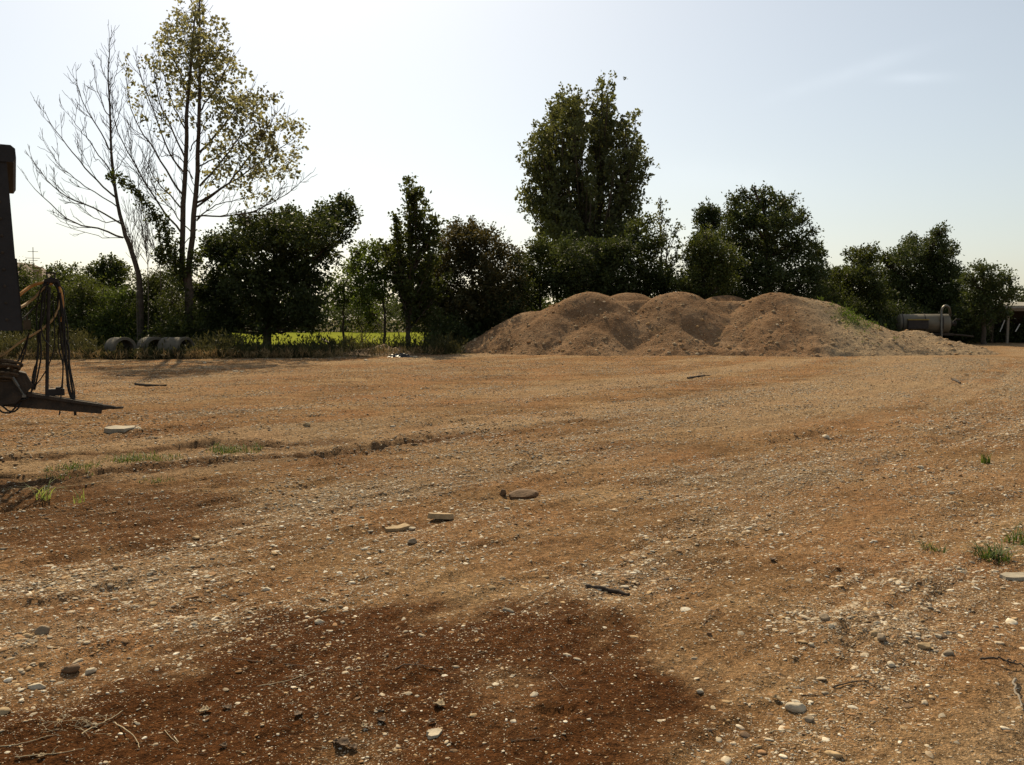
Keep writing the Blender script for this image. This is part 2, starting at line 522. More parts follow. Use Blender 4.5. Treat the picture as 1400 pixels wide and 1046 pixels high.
def pile_material():
    m, nt, b = mat_new('pile_gravel'); L = nt.links.new
    tc = node(nt, 'ShaderNodeTexCoord'); V = tc.outputs['Object']
    a = node(nt, 'ShaderNodeAttribute', attribute_name='tint'); sep = node(nt, 'ShaderNodeSeparateColor'); L(a.outputs['Color'], sep.inputs[0])
    n1 = node(nt, 'ShaderNodeTexNoise', i_Scale=.7, i_Detail=7, i_Roughness=.65); L(V, n1.inputs['Vector'])
    n2 = node(nt, 'ShaderNodeTexNoise', i_Scale=9, i_Detail=5, i_Roughness=.7); L(V, n2.inputs['Vector'])
    vo = node(nt, 'ShaderNodeTexVoronoi', i_Scale=11); L(V, vo.inputs['Vector'])
    r = ramp(nt, [(.33, (.135, .077, .040, 1)), (.5, (.20, .118, .064, 1)), (.68, (.265, .168, .097, 1))]); L(n1.outputs['Fac'], r.inputs[0])
    c = mix(nt, sep.outputs[0], r.outputs[0], (.29, .215, .135, 1))
    c = mix(nt, sep.outputs[1], c, (.085, .10, .03, 1))
    f = ramp(nt, [(.3, g4(.5)), (.5, g4(1)), (.72, g4(1.45))]); L(n2.outputs['Fac'], f.inputs[0])
    c = mix(nt, .8, c, f.outputs[0], 'MULTIPLY')
    sv = node(nt, 'ShaderNodeSeparateColor'); L(vo.outputs['Color'], sv.inputs[0])
    sp = ramp(nt, [(.2, g4(1)), (.35, g4(0))]); L(vo.outputs['Distance'], sp.inputs[0])
    th = math_n(nt, 'GREATER_THAN', sv.outputs[0], .62)
    c = mix(nt, math_n(nt, 'MULTIPLY', math_n(nt, 'MULTIPLY', sp.outputs[0], th), .55), c, (.46, .36, .25, 1))
    L(c, b.inputs['Base Color']); b.inputs['Roughness'].default_value = .95; b.inputs['Specular IOR Level'].default_value = .02
    hh = math_n(nt, 'ADD', n2.outputs['Fac'], math_n(nt, 'MULTIPLY', sp.outputs[0], math_n(nt, 'MULTIPLY', th, .5)))
    bp = node(nt, 'ShaderNodeBump', i_Strength=.9, i_Distance=.09); L(hh, bp.inputs['Height']); L(bp.outputs[0], b.inputs['Normal'])
    return m


M['pile'] = pile_material()


def field_material():
    m, nt, b = mat_new('field_grass'); L = nt.links.new
    tc = node(nt, 'ShaderNodeTexCoord')
    n = node(nt, 'ShaderNodeTexNoise', i_Scale=.25, i_Detail=7); L(tc.outputs['Object'], n.inputs['Vector'])
    r = ramp(nt, [(.35, (.12, .14, .018, 1)), (.65, (.19, .20, .030, 1))]); L(n.outputs['Fac'], r.inputs[0]); L(r.outputs[0], b.inputs['Base Color'])
    b.inputs['Roughness'].default_value = .9; b.inputs['Specular IOR Level'].default_value = .0
    return m


M['field'] = field_material()

# ------------------------------------------------------------------ sky and sun
SUN_EL, SUN_AZ = R(43), R(-14)          # azimuth from +Y, negative to the left
sd = Vector((math.sin(SUN_AZ) * math.cos(SUN_EL), math.cos(SUN_AZ) * math.cos(SUN_EL), math.sin(SUN_EL)))
w = bpy.data.worlds.new('World'); sc.world = w; w.use_nodes = True
nt = w.node_tree; bg = nt.nodes['Background']
sky = node(nt, 'ShaderNodeTexSky', sky_type='NISHITA', sun_disc=False, sun_elevation=SUN_EL, sun_rotation=SUN_AZ, air_density=1.0, dust_density=1.6, ozone_density=1.0, altitude=50)
bg.inputs['Strength'].default_value = .065
hs = node(nt, 'ShaderNodeHueSaturation', i_Saturation=.80); nt.links.new(sky.outputs[0], hs.inputs['Color'])
veil = mix(nt, 1.0, hs.outputs[0], (2.1, 2.15, 1.75, 1), 'ADD')
# two faint streaks of high cirrus
tcw = node(nt, 'ShaderNodeTexCoord')
nzw = node(nt, 'ShaderNodeTexNoise', i_Scale=22, i_Detail=5); nt.links.new(tcw.outputs['Generated'], nzw.inputs['Vector'])
for (pa, pb, sv_, amt) in (((1075, 128), (1255, 70),   .007, 1.1), ((1205, 108), (1300, 105), .005, 1.3), ((900, 240), (1120, 250), .02, .6)):
    va, vb = Vector(ray(*pa)).normalized(), Vector(ray(*pb)).normalized(); cc_ = (va + vb) / 2; ua = (vb - va); su_ = ua.length * .5; ua.normalize(); ub = cc_.cross(ua).normalized()
    tot = None
    for ax_, s_ in ((ua, su_), (ub, sv_)):
        d_ = node(nt, 'ShaderNodeVectorMath', operation='DOT_PRODUCT'); nt.links.new(tcw.outputs['Generated'], d_.inputs[0]); d_.inputs[1].default_value = ax_
        q_ = math_n(nt, 'DIVIDE', math_n(nt, 'SUBTRACT', d_.outputs['Value'], cc_.dot(ax_)), s_); q_ = math_n(nt, 'MULTIPLY', q_, q_)
        tot = q_ if tot is None else math_n(nt, 'ADD', tot, q_)
    mk = math_n(nt, 'MULTIPLY', math_n(nt, 'EXPONENT', math_n(nt, 'MULTIPLY', tot, -1.0)), math_n(nt, 'MULTIPLY', nzw.outputs['Fac'], amt))
    cw = node(nt, 'ShaderNodeCombineColor'); [nt.links.new(mk, cw.inputs[k]) for k in range(3)]
    veil = mix(nt, 1.0, veil, cw.outputs[0], 'ADD')   # thin high milky cloud
nt.links.new(veil, bg.inputs[0])
sl = bpy.data.lights.new('sun', 'SUN'); so = bpy.data.objects.new('sun', sl); COL.objects.link(so)
sl.energy = 5.0; sl.angle = R(.6); sl.color = (1, .83, .57)
so.rotation_euler = sd.to_track_quat('Z', 'Y').to_euler(); so.location = (0, 0, 60)
sc.view_settings.view_transform = 'Standard'; sc.view_settings.look = 'None'
sc.view_settings.exposure = 0.42; sc.view_settings.gamma = 1; sc.view_settings.use_curve_mapping = False

# ------------------------------------------------------------------ ground sheet
def axis_pos(fine, rate, lim, big, start=0.0):
    a = [start]
    while a[-1] < lim:
        a.append(a[-1] + max(fine, rate * a[-1]))
    st = max(fine, rate * a[-1])
    while a[-1] < big:
        st *= 1.35; a.append(a[-1] + st)
    return np.array(a)


xp = axis_pos(.02, .0085, 42, 2500)
gx = np.concatenate([-xp[::-1][:-1], xp])
yp = axis_pos(.016, .0058, 46, 3000, 1.5)
yn = 1.5 - axis_pos(.05, .25, 20, 300)[1:]
gy = np.concatenate([yn[::-1], yp])
X, Y = np.meshgrid(gx, gy)
xf, yf = X.ravel(), Y.ravel()
act = (np.hypot(xf, yf) < 70) & (yf > -8)
zf = np.zeros_like(xf)
zf[act] = H(xf[act], yf[act])
zf *= np.where(yf < 0, sstep(-8, 0, yf), 1)
# where plants take over from bare dirt: behind the edge of the yard
def veg_mask(x, y):
    edge = np.interp(x, [-60, -22, -12, -6.5, -3, 0, 20, 26, 32, 60], [33.5, 34.5, 35.5, 37.0, 39.5, 43, 47, 56, 60, 62])
    return sstep(-.6, 1.2, y - edge + 1.3 * fbm(x * .6, y * .6, 41, 4))


Adm = np.zeros((len(xf), 4), np.float32); Adm[:, 3] = 1
fr = (yf > 0) & (np.hypot(xf, yf) < 60)
Adm[fr, 0] = damp_mask(xf[fr], yf[fr])
# damper, darker soil at the foot of the ruts
hl = np.zeros_like(xf)
for pts_, w_, a_ in ((RUT_A, .33, .75), (RUT_B, .30, .8), (CLOD, .4, .6), (RUT_C, .2, .4)):
    dd_ = seg_dist(xf[fr], yf[fr], pts_) + .12 * fbm(xf[fr] * 4, yf[fr] * 4, 55, 3)
    Adm[fr, 0] = np.maximum(Adm[fr, 0], a_ * np.exp(-(dd_ / w_) ** 2))
Adm[fr, 1] = gravel_mask(xf[fr], yf[fr]) / 1.2
Adm[:, 2] = np.where(yf > 20, veg_mask(xf, yf), 0)
s9, t9 = track_st(xf[fr], yf[fr])
lane9 = sstep(.0, .42, fbm(s9 * .045, t9 * .55, 131, 3) + .25 * fbm(s9 * .5, t9 * 2.5, 132, 3) + .16 * sstep(0, 9, xf[fr] - .2 * yf[fr]))
Adm[fr, 3] = lane9
nr, nc = X.shape
gi = (np.arange(nr - 1)[:, None] * nc + np.arange(nc - 1)[None]).ravel()
g = MB()
g.add(np.stack([xf, yf, zf], 1), np.stack([gi, gi + 1, gi + nc + 1, gi + nc], 1), Adm)
ground = tag(g.build('ground', M['soil'], smooth=True, attr=True), kind='structure')

# sunlit meadow beyond the trees
g = MB()
fx, fy = np.meshgrid(np.linspace(-60, 3, 60), np.linspace(53, 108, 40))
fi = (np.arange(39)[:, None] * 60 + np.arange(59)[None]).ravel()
g.add(np.stack([fx.ravel(), fy.ravel(), .05 + .06 * fbm(fx.ravel() * .2, fy.ravel() * .2, 4, 3)], 1), np.stack([fi, fi + 1, fi + 61, fi + 60], 1))
tag(g.build('meadow', M['field'], smooth=True), kind='structure')


# ------------------------------------------------------------------ stones
def ico(sub):
    bm = bmesh.new(); bmesh.ops.create_icosphere(bm, subdivisions=sub, radius=1)
    bm.verts.ensure_lookup_table()
    v = np.array([p.co[:] for p in bm.verts]); f = np.array([[q.index for q in p.verts] for p in bm.faces]); bm.free()
    return v, f


def n3(v, seed, sc_=1.0):
    return fbm(v[:, 0] * sc_ + 3.1 * v[:, 2] + seed, v[:, 1] * sc_ - 2.3 * v[:, 2] + seed * .7, seed, 3)


def stone_shape(sub, seed, amp=.22, facets=4):
    r = np.random.default_rng(seed)
    v, f = ico(sub); v = v.copy()
    v *= (1 + amp * n3(v, seed, .9))[:, None]
    for _ in range(facets):                      # broken flat faces
        d = r.normal(size=3); d /= np.linalg.norm(d); lim = r.uniform(.55, .85)
        k = v @ d; v -= np.where(k > lim, (k - lim) * .9, 0)[:, None] * d
    return v, f


PAL = np.array([(.44, .37, .27), (.56, .50, .39), (.33, .285, .215), (.23, .20, .155), (.40, .285, .16), (.28, .165, .085), (.145, .10, .068), (.66, .61, .50)])
PW = np.array([.24, .15, .10, .03, .17, .15, .09, .07])


def scatter_stones(n, seed):
    r = np.random.default_rng(seed)
    q0, q1 = 1.9 ** .2, 41 ** .2
    d = (q0 + (q1 - q0) * r.random(n)) ** 5
    an = (r.random(n) * 2 - 1) * R(39)
    x, y = d * np.sin(an), d * np.cos(an)
    gm = gravel_mask(x, y)
    keep = r.random(n) < np.clip(gm * 1.0 + .05, 0, 1)
    keep &= veg_mask(x, y) < .5
    # thin out in clumps
    keep &= r.random(n) < .3 + .8 * vnoise(x * 2.2, y * 2.2, 201)
    x, y, d, gm = x[keep], y[keep], d[keep], gm[keep]
    rmin = np.minimum(.00072 * d, .0065 + .0003 * d)
    rad = np.minimum(rmin * r.random(len(x)) ** (-1 / 2.5), .015 + .010 * r.random(len(x)) + .012 * (r.random(len(x)) > .95))
    rad *= np.where(damp_mask(x, y) > .4, .8, 1.0)
    return x, y, d, rad


xs, ys, ds, rs = scatter_stones(900000, 11)
r9 = np.random.default_rng(99)                      # fine grit near the eye
n9 = 560000
q9 = r9.random(n9); d9 = 2.3 + 8.7 * q9 ** 1.15; a9 = (r9.random(n9) * 2 - 1) * R(37)
x9, y9 = d9 * np.sin(a9), d9 * np.cos(a9)
k9 = r9.random(n9) < (.10 + .75 * gravel_mask(x9, y9)) * (.35 + .9 * vnoise(x9 * 3.1, y9 * 3.1, 203)) * (1 - .45 * damp_mask(x9, y9))
x9, y9, d9 = x9[k9], y9[k9], d9[k9]
xs, ys, ds, rs = np.concatenate([xs, x9]), np.concatenate([ys, y9]), np.concatenate([ds, d9]), np.concatenate([rs, np.minimum(.0024 * r9.random(len(x9)) ** (-1 / 2.6), .008)])
zs = H(xs, ys)
inframe = (np.abs(xs) / ys < .57) & (ys > 3.35) & (ys < 9)
rank = np.where(inframe, rs / ds, 0)
big = np.argsort(-rank)[:290]
isbig = np.zeros(len(xs), bool); isbig[big] = True

sub = {1: [stone_shape(1, 300 + i, .3, 3) for i in range(10)], 2: [stone_shape(2, 300 + i, .3, 6) for i in range(10)]}
G = MB(); rr = np.random.default_rng(5)
colidx = rr.choice(len(PAL), len(xs), p=PW / PW.sum())
cols = PAL[colidx] * rr.uniform(.75, 1.15, (len(xs), 1))
el = rr.uniform(.75, 1.5, len(xs)); fl = rr.uniform(.25, .55, len(xs)); ang = rr.uniform(0, 6.28, len(xs))
sink = rr.uniform(-.6, .22, len(xs))
pr = rr.integers(0, 10, len(xs))
for lod in (1, 2):
    for k in range(10):
        s_ = (pr == k) & ~isbig & (((ds < 7.5) & (rs > .006)) == (lod == 2))
        if not s_.any(): continue
        v, f = sub[lod][k]
        m_ = s_.sum(); P = np.broadcast_to(v, (m_,) + v.shape) * np.stack([rs[s_] * el[s_], rs[s_] / el[s_] ** .5, rs[s_] * fl[s_]], 1)[:, None]
        ca, sa = np.cos(ang[s_])[:, None], np.sin(ang[s_])[:, None]
        tl1 = rr.normal(0, .18, m_)[:, None]
        px_, py_, pz_ = P[..., 0], P[..., 1], P[..., 2] + tl1 * P[..., 0]
        Q = np.stack([px_ * ca - py_ * sa + xs[s_][:, None], px_ * sa + py_ * ca + ys[s_][:, None], pz_ + (zs[s_] + rs[s_] * fl[s_] * sink[s_])[:, None]], -1)
        A = np.ones((m_, len(v), 4), np.float32); A[..., :3] = cols[s_][:, None]
        F = (f[None] + (np.arange(m_) * len(v))[:, None, None]).reshape(-1, 3)
        G.add(Q.reshape(-1, 3), F, A.reshape(-1, 4))
gravel = tag(G.build('gravel', M['gravel'], smooth=True, attr=True), 'small grey, buff and whitish stones scattered over the whole dirt yard', 'gravel', kind='stuff')

# the largest pebbles, each a thing of its own
KIND = {0: 'buff', 1: 'whitish', 2: 'grey', 3: 'dark grey', 4: 'tan', 5: 'brown', 6: 'dark brown', 7: 'whitish'}
protos = []
for k in range(10):
    v, f = stone_shape(3, 500 + k, .3, 8)
    mb = MB(); mb.add(v, f)
    o = mb.build('pebble', M['pebble'], smooth=True)
    protos.append(o)
used = [False] * 10
for i in big:
    k = int(pr[i])
    if not used[k]:
        o = protos[k]; used[k] = True
    else:
        o = protos[k].copy(); COL.objects.link(o)
    o.location = (float(xs[i]), float(ys[i]), float(zs[i] + rs[i] * fl[i] * (-.12 + .5 * sink[i])))
    o.scale = (float(rs[i] * el[i]), float(rs[i] / el[i] ** .5), float(rs[i] * fl[i]))
    o.rotation_euler = (float(rr.normal(0, .15)), float(rr.normal(0, .15)), float(ang[i]))
    o.color = (*[float(c) for c in cols[i]], 1)
    kn = KIND[int(colidx[i])]
    tag(o, f'small {kn} rounded pebble half sunk in the bare dirt', 'pebble', f'{kn} pebbles on the dirt')
for k in range(10):
    if not used[k]:
        bpy.data.objects.remove(protos[k])

# ------------------------------------------------------------------ the long gravel heap
HD = 43.6
PK = [at(736, 425, HD), at(806, 399, HD), at(862, 400, HD + 3), at(927, 399, HD - .2), at(992, 404, HD + 3), at(1060, 400, HD - .4)]
HEAPS = [([p], p[2], .64, .8) for p in PK]
LEFTK = at(772, 413, HD + .6); HEAPS.append(([LEFTK], LEFTK[2], .62, .8))
ra, rb, rc = at(1066, 401, HD - .2), at(1128, 413, HD + 1.2), at(1185, 440, HD + 1.6)
TAIL = [at(1215, 452, 43), at(1245, 452, 44), at(1275, 460, 43), at(1300, 466, 42), at(1190, 452, 42), at(1150, 436, 42.5)]


for (px_, py_, dd_) in ((806, 441, -2.1), (919, 440, -2.2), (1000, 443, -2.2), (742, 449, -1.6), (862, 460, -2.5), (1086, 452, -2.4), (1050, 436, -2.0), (690, 462, -1.4), (960, 462, -2.6)):
    p_ = at(px_, py_, HD + dd_); HEAPS.append(([p_], p_[2] - .06, .6, .45))


def pile_h(x, y):
    h = np.full(np.shape(x), -2.0)
    wx = x + .30 * fbm(x * .6, y * .6, 61, 4); wy = y + .30 * fbm(x * .6, y * .6, 62, 4)
    for pts, top, slope, c in HEAPS:
        r = np.hypot(wx - pts[0][0], wy - pts[0][1])
        if c > .6: r = np.hypot((wx - pts[0][0]) * (.92 if c > .9 else 1), (wy - pts[0][1]) * np.where(wy < pts[0][1], 1.42, 1.0)); c = 1.9
        q = np.sqrt(r * r + c * c) - c
        h = np.maximum(h, top - (.60 * q + .42 * (1 - np.exp(-q)) if c > .6 else .60 * q))
    for a, b in ((ra, rb), (rb, rc)):
        dx, dy = b[0] - a[0], b[1] - a[1]
        t = np.clip(((wx - a[0]) * dx + (wy - a[1]) * dy) / (dx * dx + dy * dy), 0, 1)
        r = np.hypot(wx - a[0] - t * dx, wy - a[1] - t * dy)
        h = np.maximum(h, a[2] + t * (b[2] - a[2]) - .60 * np.sqrt(r * r + .3) + .60 * .55)
    for a, b in ((PK[0], PK[1]), (PK[1], PK[3]), (PK[3], PK[5])):      # the saddles that join the loads
        dx, dy = b[0] - a[0], b[1] - a[1]
        t = np.clip(((wx - a[0]) * dx + (wy - a[1]) * dy) / (dx * dx + dy * dy), 0, 1)
        ey = wy - a[1] - t * dy
        q = np.sqrt((wx - a[0] - t * dx) ** 2 + (ey * np.where(ey < 0, 1.42, 1.0)) ** 2 + .6) - .77
        h = np.maximum(h, a[2] + t * (b[2] - a[2]) - .42 - (.60 * q + .42 * (1 - np.exp(-q))))
    for p in TAIL:
        r = np.hypot((wx - p[0]) * .8, wy - p[1])
        h = np.maximum(h, p[2] - .48 * np.sqrt(r * r + .35) + .48 * .59)
    # slumped foot
    low = 1 - sstep(0, 1.6, h)
    h = h + .13 * fbm(x * .9, y * .9, 63, 4) * (0.2 + .8 * low) + .06 * fbm(x * 3.2, y * 3.2, 64, 3) * (.25 + .75 * low)
    return h


px0, px1, py0, py1 = PK[0][0] - 6.5, 25.5, HD - 7.5, HD + 10
nx, ny = 460, 250
X2, Y2 = np.meshgrid(np.linspace(px0, px1, nx), np.linspace(py0, py1, ny))
h2 = pile_h(X2.ravel(), Y2.ravel())
gz = H(X2.ravel(), Y2.ravel())
z2 = np.maximum(h2, -.25) + 0 * gz
fi = (np.arange(ny - 1)[:, None] * nx + np.arange(nx - 1)[None]).ravel()
F2 = np.stack([fi, fi + 1, fi + nx + 1, fi + nx], 1)
keep = (z2[F2] > gz[F2] - .12).any(1)
A2 = np.zeros((nx * ny, 4), np.float32); A2[:, 3] = 1
xr = X2.ravel(); yr = Y2.ravel()
A2[:, 0] = np.clip(sstep(-.6, 2.0, xr - ra[0] + .35 * (HD - yr) * 0 + 1.0 * fbm(xr * .7, yr * .7, 65, 3)) * .75 + .25 * fbm(xr * .5, yr * .5, 66, 3), 0, 1)
wp = at(1166, 450, HD - 1.2)
A2[:, 1] = np.clip(1.1 * np.exp(-(((xr - wp[0]) / .8) ** 2 + ((yr - wp[1]) / 1.6) ** 2)) + .5 * fbm(xr * 2, yr * 2, 67, 3) - .25, 0, .8)
ctr = np.array([float(PK[3][0]), HD, 0.0])
pile = thing('gravel_heap', 'long brown gravel heap of merged tipped loads at the far edge of the yard', 'gravel heap', ctr)
g = MB(); g.add(np.stack([xr, yr, z2], 1), F2[keep], A2)
bm_o = g.build('heap_body', M['pile'], pile, ctr, smooth=True, attr=True)
bpy.context.view_layer.update()

r_ = np.random.default_rng(21)
n = 16000
x_, y_ = r_.uniform(px0, px1, n), r_.uniform(py0, HD + 2, n)
zz = pile_h(x_, y_)
k_ = (zz > .02) & (r_.random(n) < np.where(zz < .9, 1, .45))
x_, y_, zz = x_[k_], y_[k_], zz[k_]
G = MB(); rad = np.minimum(.016 * r_.random(len(x_)) ** (-1 / 2.6), .10)
ci = r_.choice([0, 1, 2, 4, 5, 7], len(x_), p=[.3, .12, .2, .2, .12, .06]); cc = PAL[ci] * r_.uniform(.6, 1.05, (len(x_), 1)) * (1, .88, .74)
for k in range(10):
    s_ = np.arange(len(x_)) % 10 == k
    v, f = sub[1][k]; m_ = s_.sum()
    Q = v[None] * np.stack([rad[s_] * 1.2, rad[s_], rad[s_] * .75], 1)[:, None] + np.stack([x_[s_], y_[s_], zz[s_]], 1)[:, None]
    A = np.ones((m_, len(v), 4), np.float32); A[..., :3] = cc[s_][:, None]
    G.add(Q.reshape(-1, 3), (f[None] + (np.arange(m_) * len(v))[:, None, None]).reshape(-1, 3), A.reshape(-1, 4))
st_ = G.build('heap_stones', M['gravel'], pile, ctr, smooth=True, attr=True); st_['kind'] = 'stuff'

# ------------------------------------------------------------------ leaves and trees
def unit(v):
    return v / (np.linalg.norm(v, axis=-1, keepdims=True) + 1e-9)


def leaf_quads(C, D, L, W, r, droop=.2):
    """leaf blades rooted at C pointing roughly along D"""
    n = len(C)
    a = unit(D + r.normal(0, .75, (n, 3)) + np.array([0, 0, -droop]))
    nr = unit(r.normal(0, .8, (n, 3)) + np.array([0, 0, .7]))
    s = unit(np.cross(a, nr)); nn = np.cross(s, a)
    L = L[:, None]; W = W[:, None]
    f = nn * L * r.uniform(-.12, .12, (n, 1))
    return np.stack([C, C + a * L * .48 + s * W * .5 + f, C + a * L, C + a * L * .48 - s * W * .5 + f], 1)


def sprays(G, P, D, r, n_leaf=14, length=.5, spread=.09, size=.12, aspect=.6, tint0=.5, tint_var=.25, droop=.2, wood=None):
    """leafy shoots: P start, D direction"""
    n = len(P)
    if n == 0: return
    Ls = length * r.uniform(.55, 1.3, n)
    t = r.random((n, n_leaf)) ** .8
    C = P[:, None] + D[:, None] * (t * Ls[:, None])[..., None] + r.normal(0, spread, (n, n_leaf, 3)) + np.array([0, 0, -.12]) * (t ** 2 * Ls[:, None])[..., None]
    DD = np.repeat(D, n_leaf, 0) + np.array([0, 0, 0.])
    sz = size * r.uniform(.6, 1.35, n * n_leaf)
    Q = leaf_quads(C.reshape(-1, 3), DD, sz, sz * aspect, r, droop)
    tn = np.clip(tint0 + np.repeat(r.normal(0, tint_var, n), n_leaf) + r.normal(0, .12, n * n_leaf), 0, 1)
    A = np.stack([tn, tn, tn, np.ones_like(tn)], 1)
    G.quads(Q, A)
    if wood is not None:
        for i in range(0, n, wood[1]):
            wood[0].tube(np.stack([P[i] - D[i] * Ls[i] * .4, P[i] + D[i] * Ls[i] * .4, P[i] + D[i] * Ls[i] * .9 + (0, 0, -.1 * Ls[i])]), [.014, .009, .004], 3, cap=False)


def curve(pts, n=14, wob=0.0, r=None):
    """smooth polyline through points"""
    P = np.asarray(pts, float); m = len(P)
    t = np.linspace(0, m - 1, n); i = np.clip(t.astype(int), 0, m - 2); u = (t - i)[:, None]
    p0 = P[np.clip(i - 1, 0, m - 1)]; p1 = P[i]; p2 = P[i + 1]; p3 = P[np.clip(i + 2, 0, m - 1)]
    q = .5 * (2 * p1 + (p2 - p0) * u + (2 * p0 - 5 * p1 + 4 * p2 - p3) * u ** 2 + (3 * p1 - p0 - 3 * p2 + p3) * u ** 3)
    if wob and r is not None:
        w_ = r.normal(0, wob, q.shape); w_[0] = 0
        q = q + w_
    return q


def clump_tree(name, label, cat, base, d, trunk, clumps, lm, size=.13, dens=1.0, aspect=.6, length=.5, up=.35, tint=.45, tvar=.2, n_leaf=14, trunk_r=.16,
               seed=0, depth=1.0, bark='bark', group=None, shell=.5, wood=0, spread=.1, droop=.2, limbs=True):
    """base: photograph x; trunk: list of (px,py); clumps: (px,py,rx,ry) at distance d"""
    r = np.random.default_rng(1000 + seed)
    sc_ = d / FPX
    b = at(base, HOR + EYE * FPX / d, d); b[2] = Hs(b[0], b[1]) if d < 45 else 0.0
    root = thing(name, label, cat, b, group)
    Wd = MB(); G = MB()
    tp = [b - (0, 0, .15)] + [at(p[0], p[1], d) for p in trunk]
    tp = curve(tp, 16, .03, r)
    Wd.tube(tp, np.linspace(trunk_r * 1.15, trunk_r * .25, 16) * (1 + .35 * np.exp(-np.arange(16) * 1.2)), 9)
    cx_ = np.mean([c[0] for c in clumps]); wid = max(abs(c[0] - cx_) + c[2] for c in clumps) * sc_
    for c in clumps:
        rx, ry = c[2] * sc_, c[3] * sc_
        off = abs(c[0] - cx_) * sc_
        room = math.sqrt(max(wid ** 2 - off ** 2, 0)) * .75 * depth
        reps = 1 if rx < .45 else 2
        for rep in range(reps):
            dy = r.uniform(-1, 1) * room * (.25 if rep == 0 else 1.0)
            C = at(c[0], c[1], d + dy)
            if dy > 0 and c[1] < HOR: C = at(c[0], c[1] + 2, d + dy)
            rz = max(rx, .4) * .95
            area = math.pi * rx * ry
            n = max(5, int(area * 30 * dens * (1.0 if rep == 0 else .8)))
            u = unit(r.normal(size=(n, 3)))
            rad = r.random(n) ** shell
            lob = 1 + .22 * np.sin(u[:, 0] * 5 + seed + c[0]) * np.cos(u[:, 2] * 6 + c[1]) + .12 * r.normal(size=n)
            P = C + u * (rad * lob)[:, None] * (rx, rz, ry) * .92
            D = unit(u * (1, 1, .7) + r.normal(0, .5, (n, 3)) + (0, 0, up))
            ct = np.clip(tint + r.normal(0, .10), .05, .95)
            sprays(G, P - D * length * .35, D, r, n_leaf, min(length, 1.3 * max(rx, ry)), spread, size, aspect, ct, tvar, droop, (Wd, wood) if wood else None)
            if limbs and rep == 0:
                k = int(np.argmin(np.abs(tp[:, 2] - (C[2] - .55 * abs(C[0] - b[0]) - .4)))); k = min(max(k, 3), 14)
                mid = (tp[k] + C) / 2 + (0, 0, -.10 * np.linalg.norm(C - tp[k]))
                Wd.tube(curve([tp[k], mid, C, C + (0, 0, ry * .6)], 9, .03, r), np.linspace(trunk_r * .42, .012, 9), 5)
                for _ in range(4):
                    e = C + unit(r.normal(size=3) + (0, 0, .3)) * (rx, rz, ry) * .8
                    Wd.tube(curve([C + (0, 0, -.2 * ry), (C + e) / 2 + r.normal(0, .06, 3), e], 6), np.linspace(.03, .008, 6), 4)
    Wd.build('trunk', M[bark], root, b, smooth=True)
    G.build('crown', lm if not isinstance(lm, str) else M[lm], root, b, attr=True)
    return root


def branchlets(Wd, path, r0, level, r, out, dens=2.2, ang=(28, 52), ratio=(.28, .5), minlen=.12, upb=.35, k=4, start=.2):
    """twigs off a branch; out collects (tip, direction)"""
    seg = np.linalg.norm(np.diff(path, axis=0), axis=1); L = seg.sum()
    n = max(1, int(L * dens * r.uniform(.8, 1.2)))
    for i in range(n):
        t = start + (1 - start) * (i + r.random()) / n
        j = min(int(t * (len(path) - 1)), len(path) - 2); u = t * (len(path) - 1) - j
        p = path[j] * (1 - u) + path[j + 1] * u
        tg = unit(path[j + 1] - path[j])
        az = r.normal(size=3); perp = unit(az - tg * (az @ tg))
        a = R(r.uniform(*ang))
        dr = unit(tg * math.cos(a) + perp * math.sin(a) + (0, 0, upb * r.random()))
        ln = L * r.uniform(*ratio) * (1 - .55 * t)
        if ln < minlen: ln = minlen * r.uniform(.8, 1.6)
        p1 = p + dr * ln * .5 + r.normal(0, .03 * ln, 3); p2 = p + dr * ln + (0, 0, ln * .16) + r.normal(0, .05 * ln, 3)
        pp = curve([p, p1, p2], 5)
        rr0 = max(r0 * (1 - t * .7) * .5, .011)
        Wd.tube(pp, np.linspace(rr0, max(rr0 * .35, .008), 5), k if level > 1 else 3, cap=False)
        out.append((p2, dr, ln))
        if level > 1:
            branchlets(Wd, pp, rr0, level - 1, r, out, dens * 1.7, ang, (.3, .6), minlen, upb, 3, .15)


# ---- the half dead plane tree
def zz_(x, y): return (x / 2.616, y / 2.616)


DP = 41.0


def px_path(pts, d, r, dd=0.0):
    n = len(pts); s_ = r.choice([-1, 1])
    return [at(*zz_(*p), d + dd * s_ * (i / max(n - 1, 1)) ** 1.2) for i, p in enumerate(pts)]


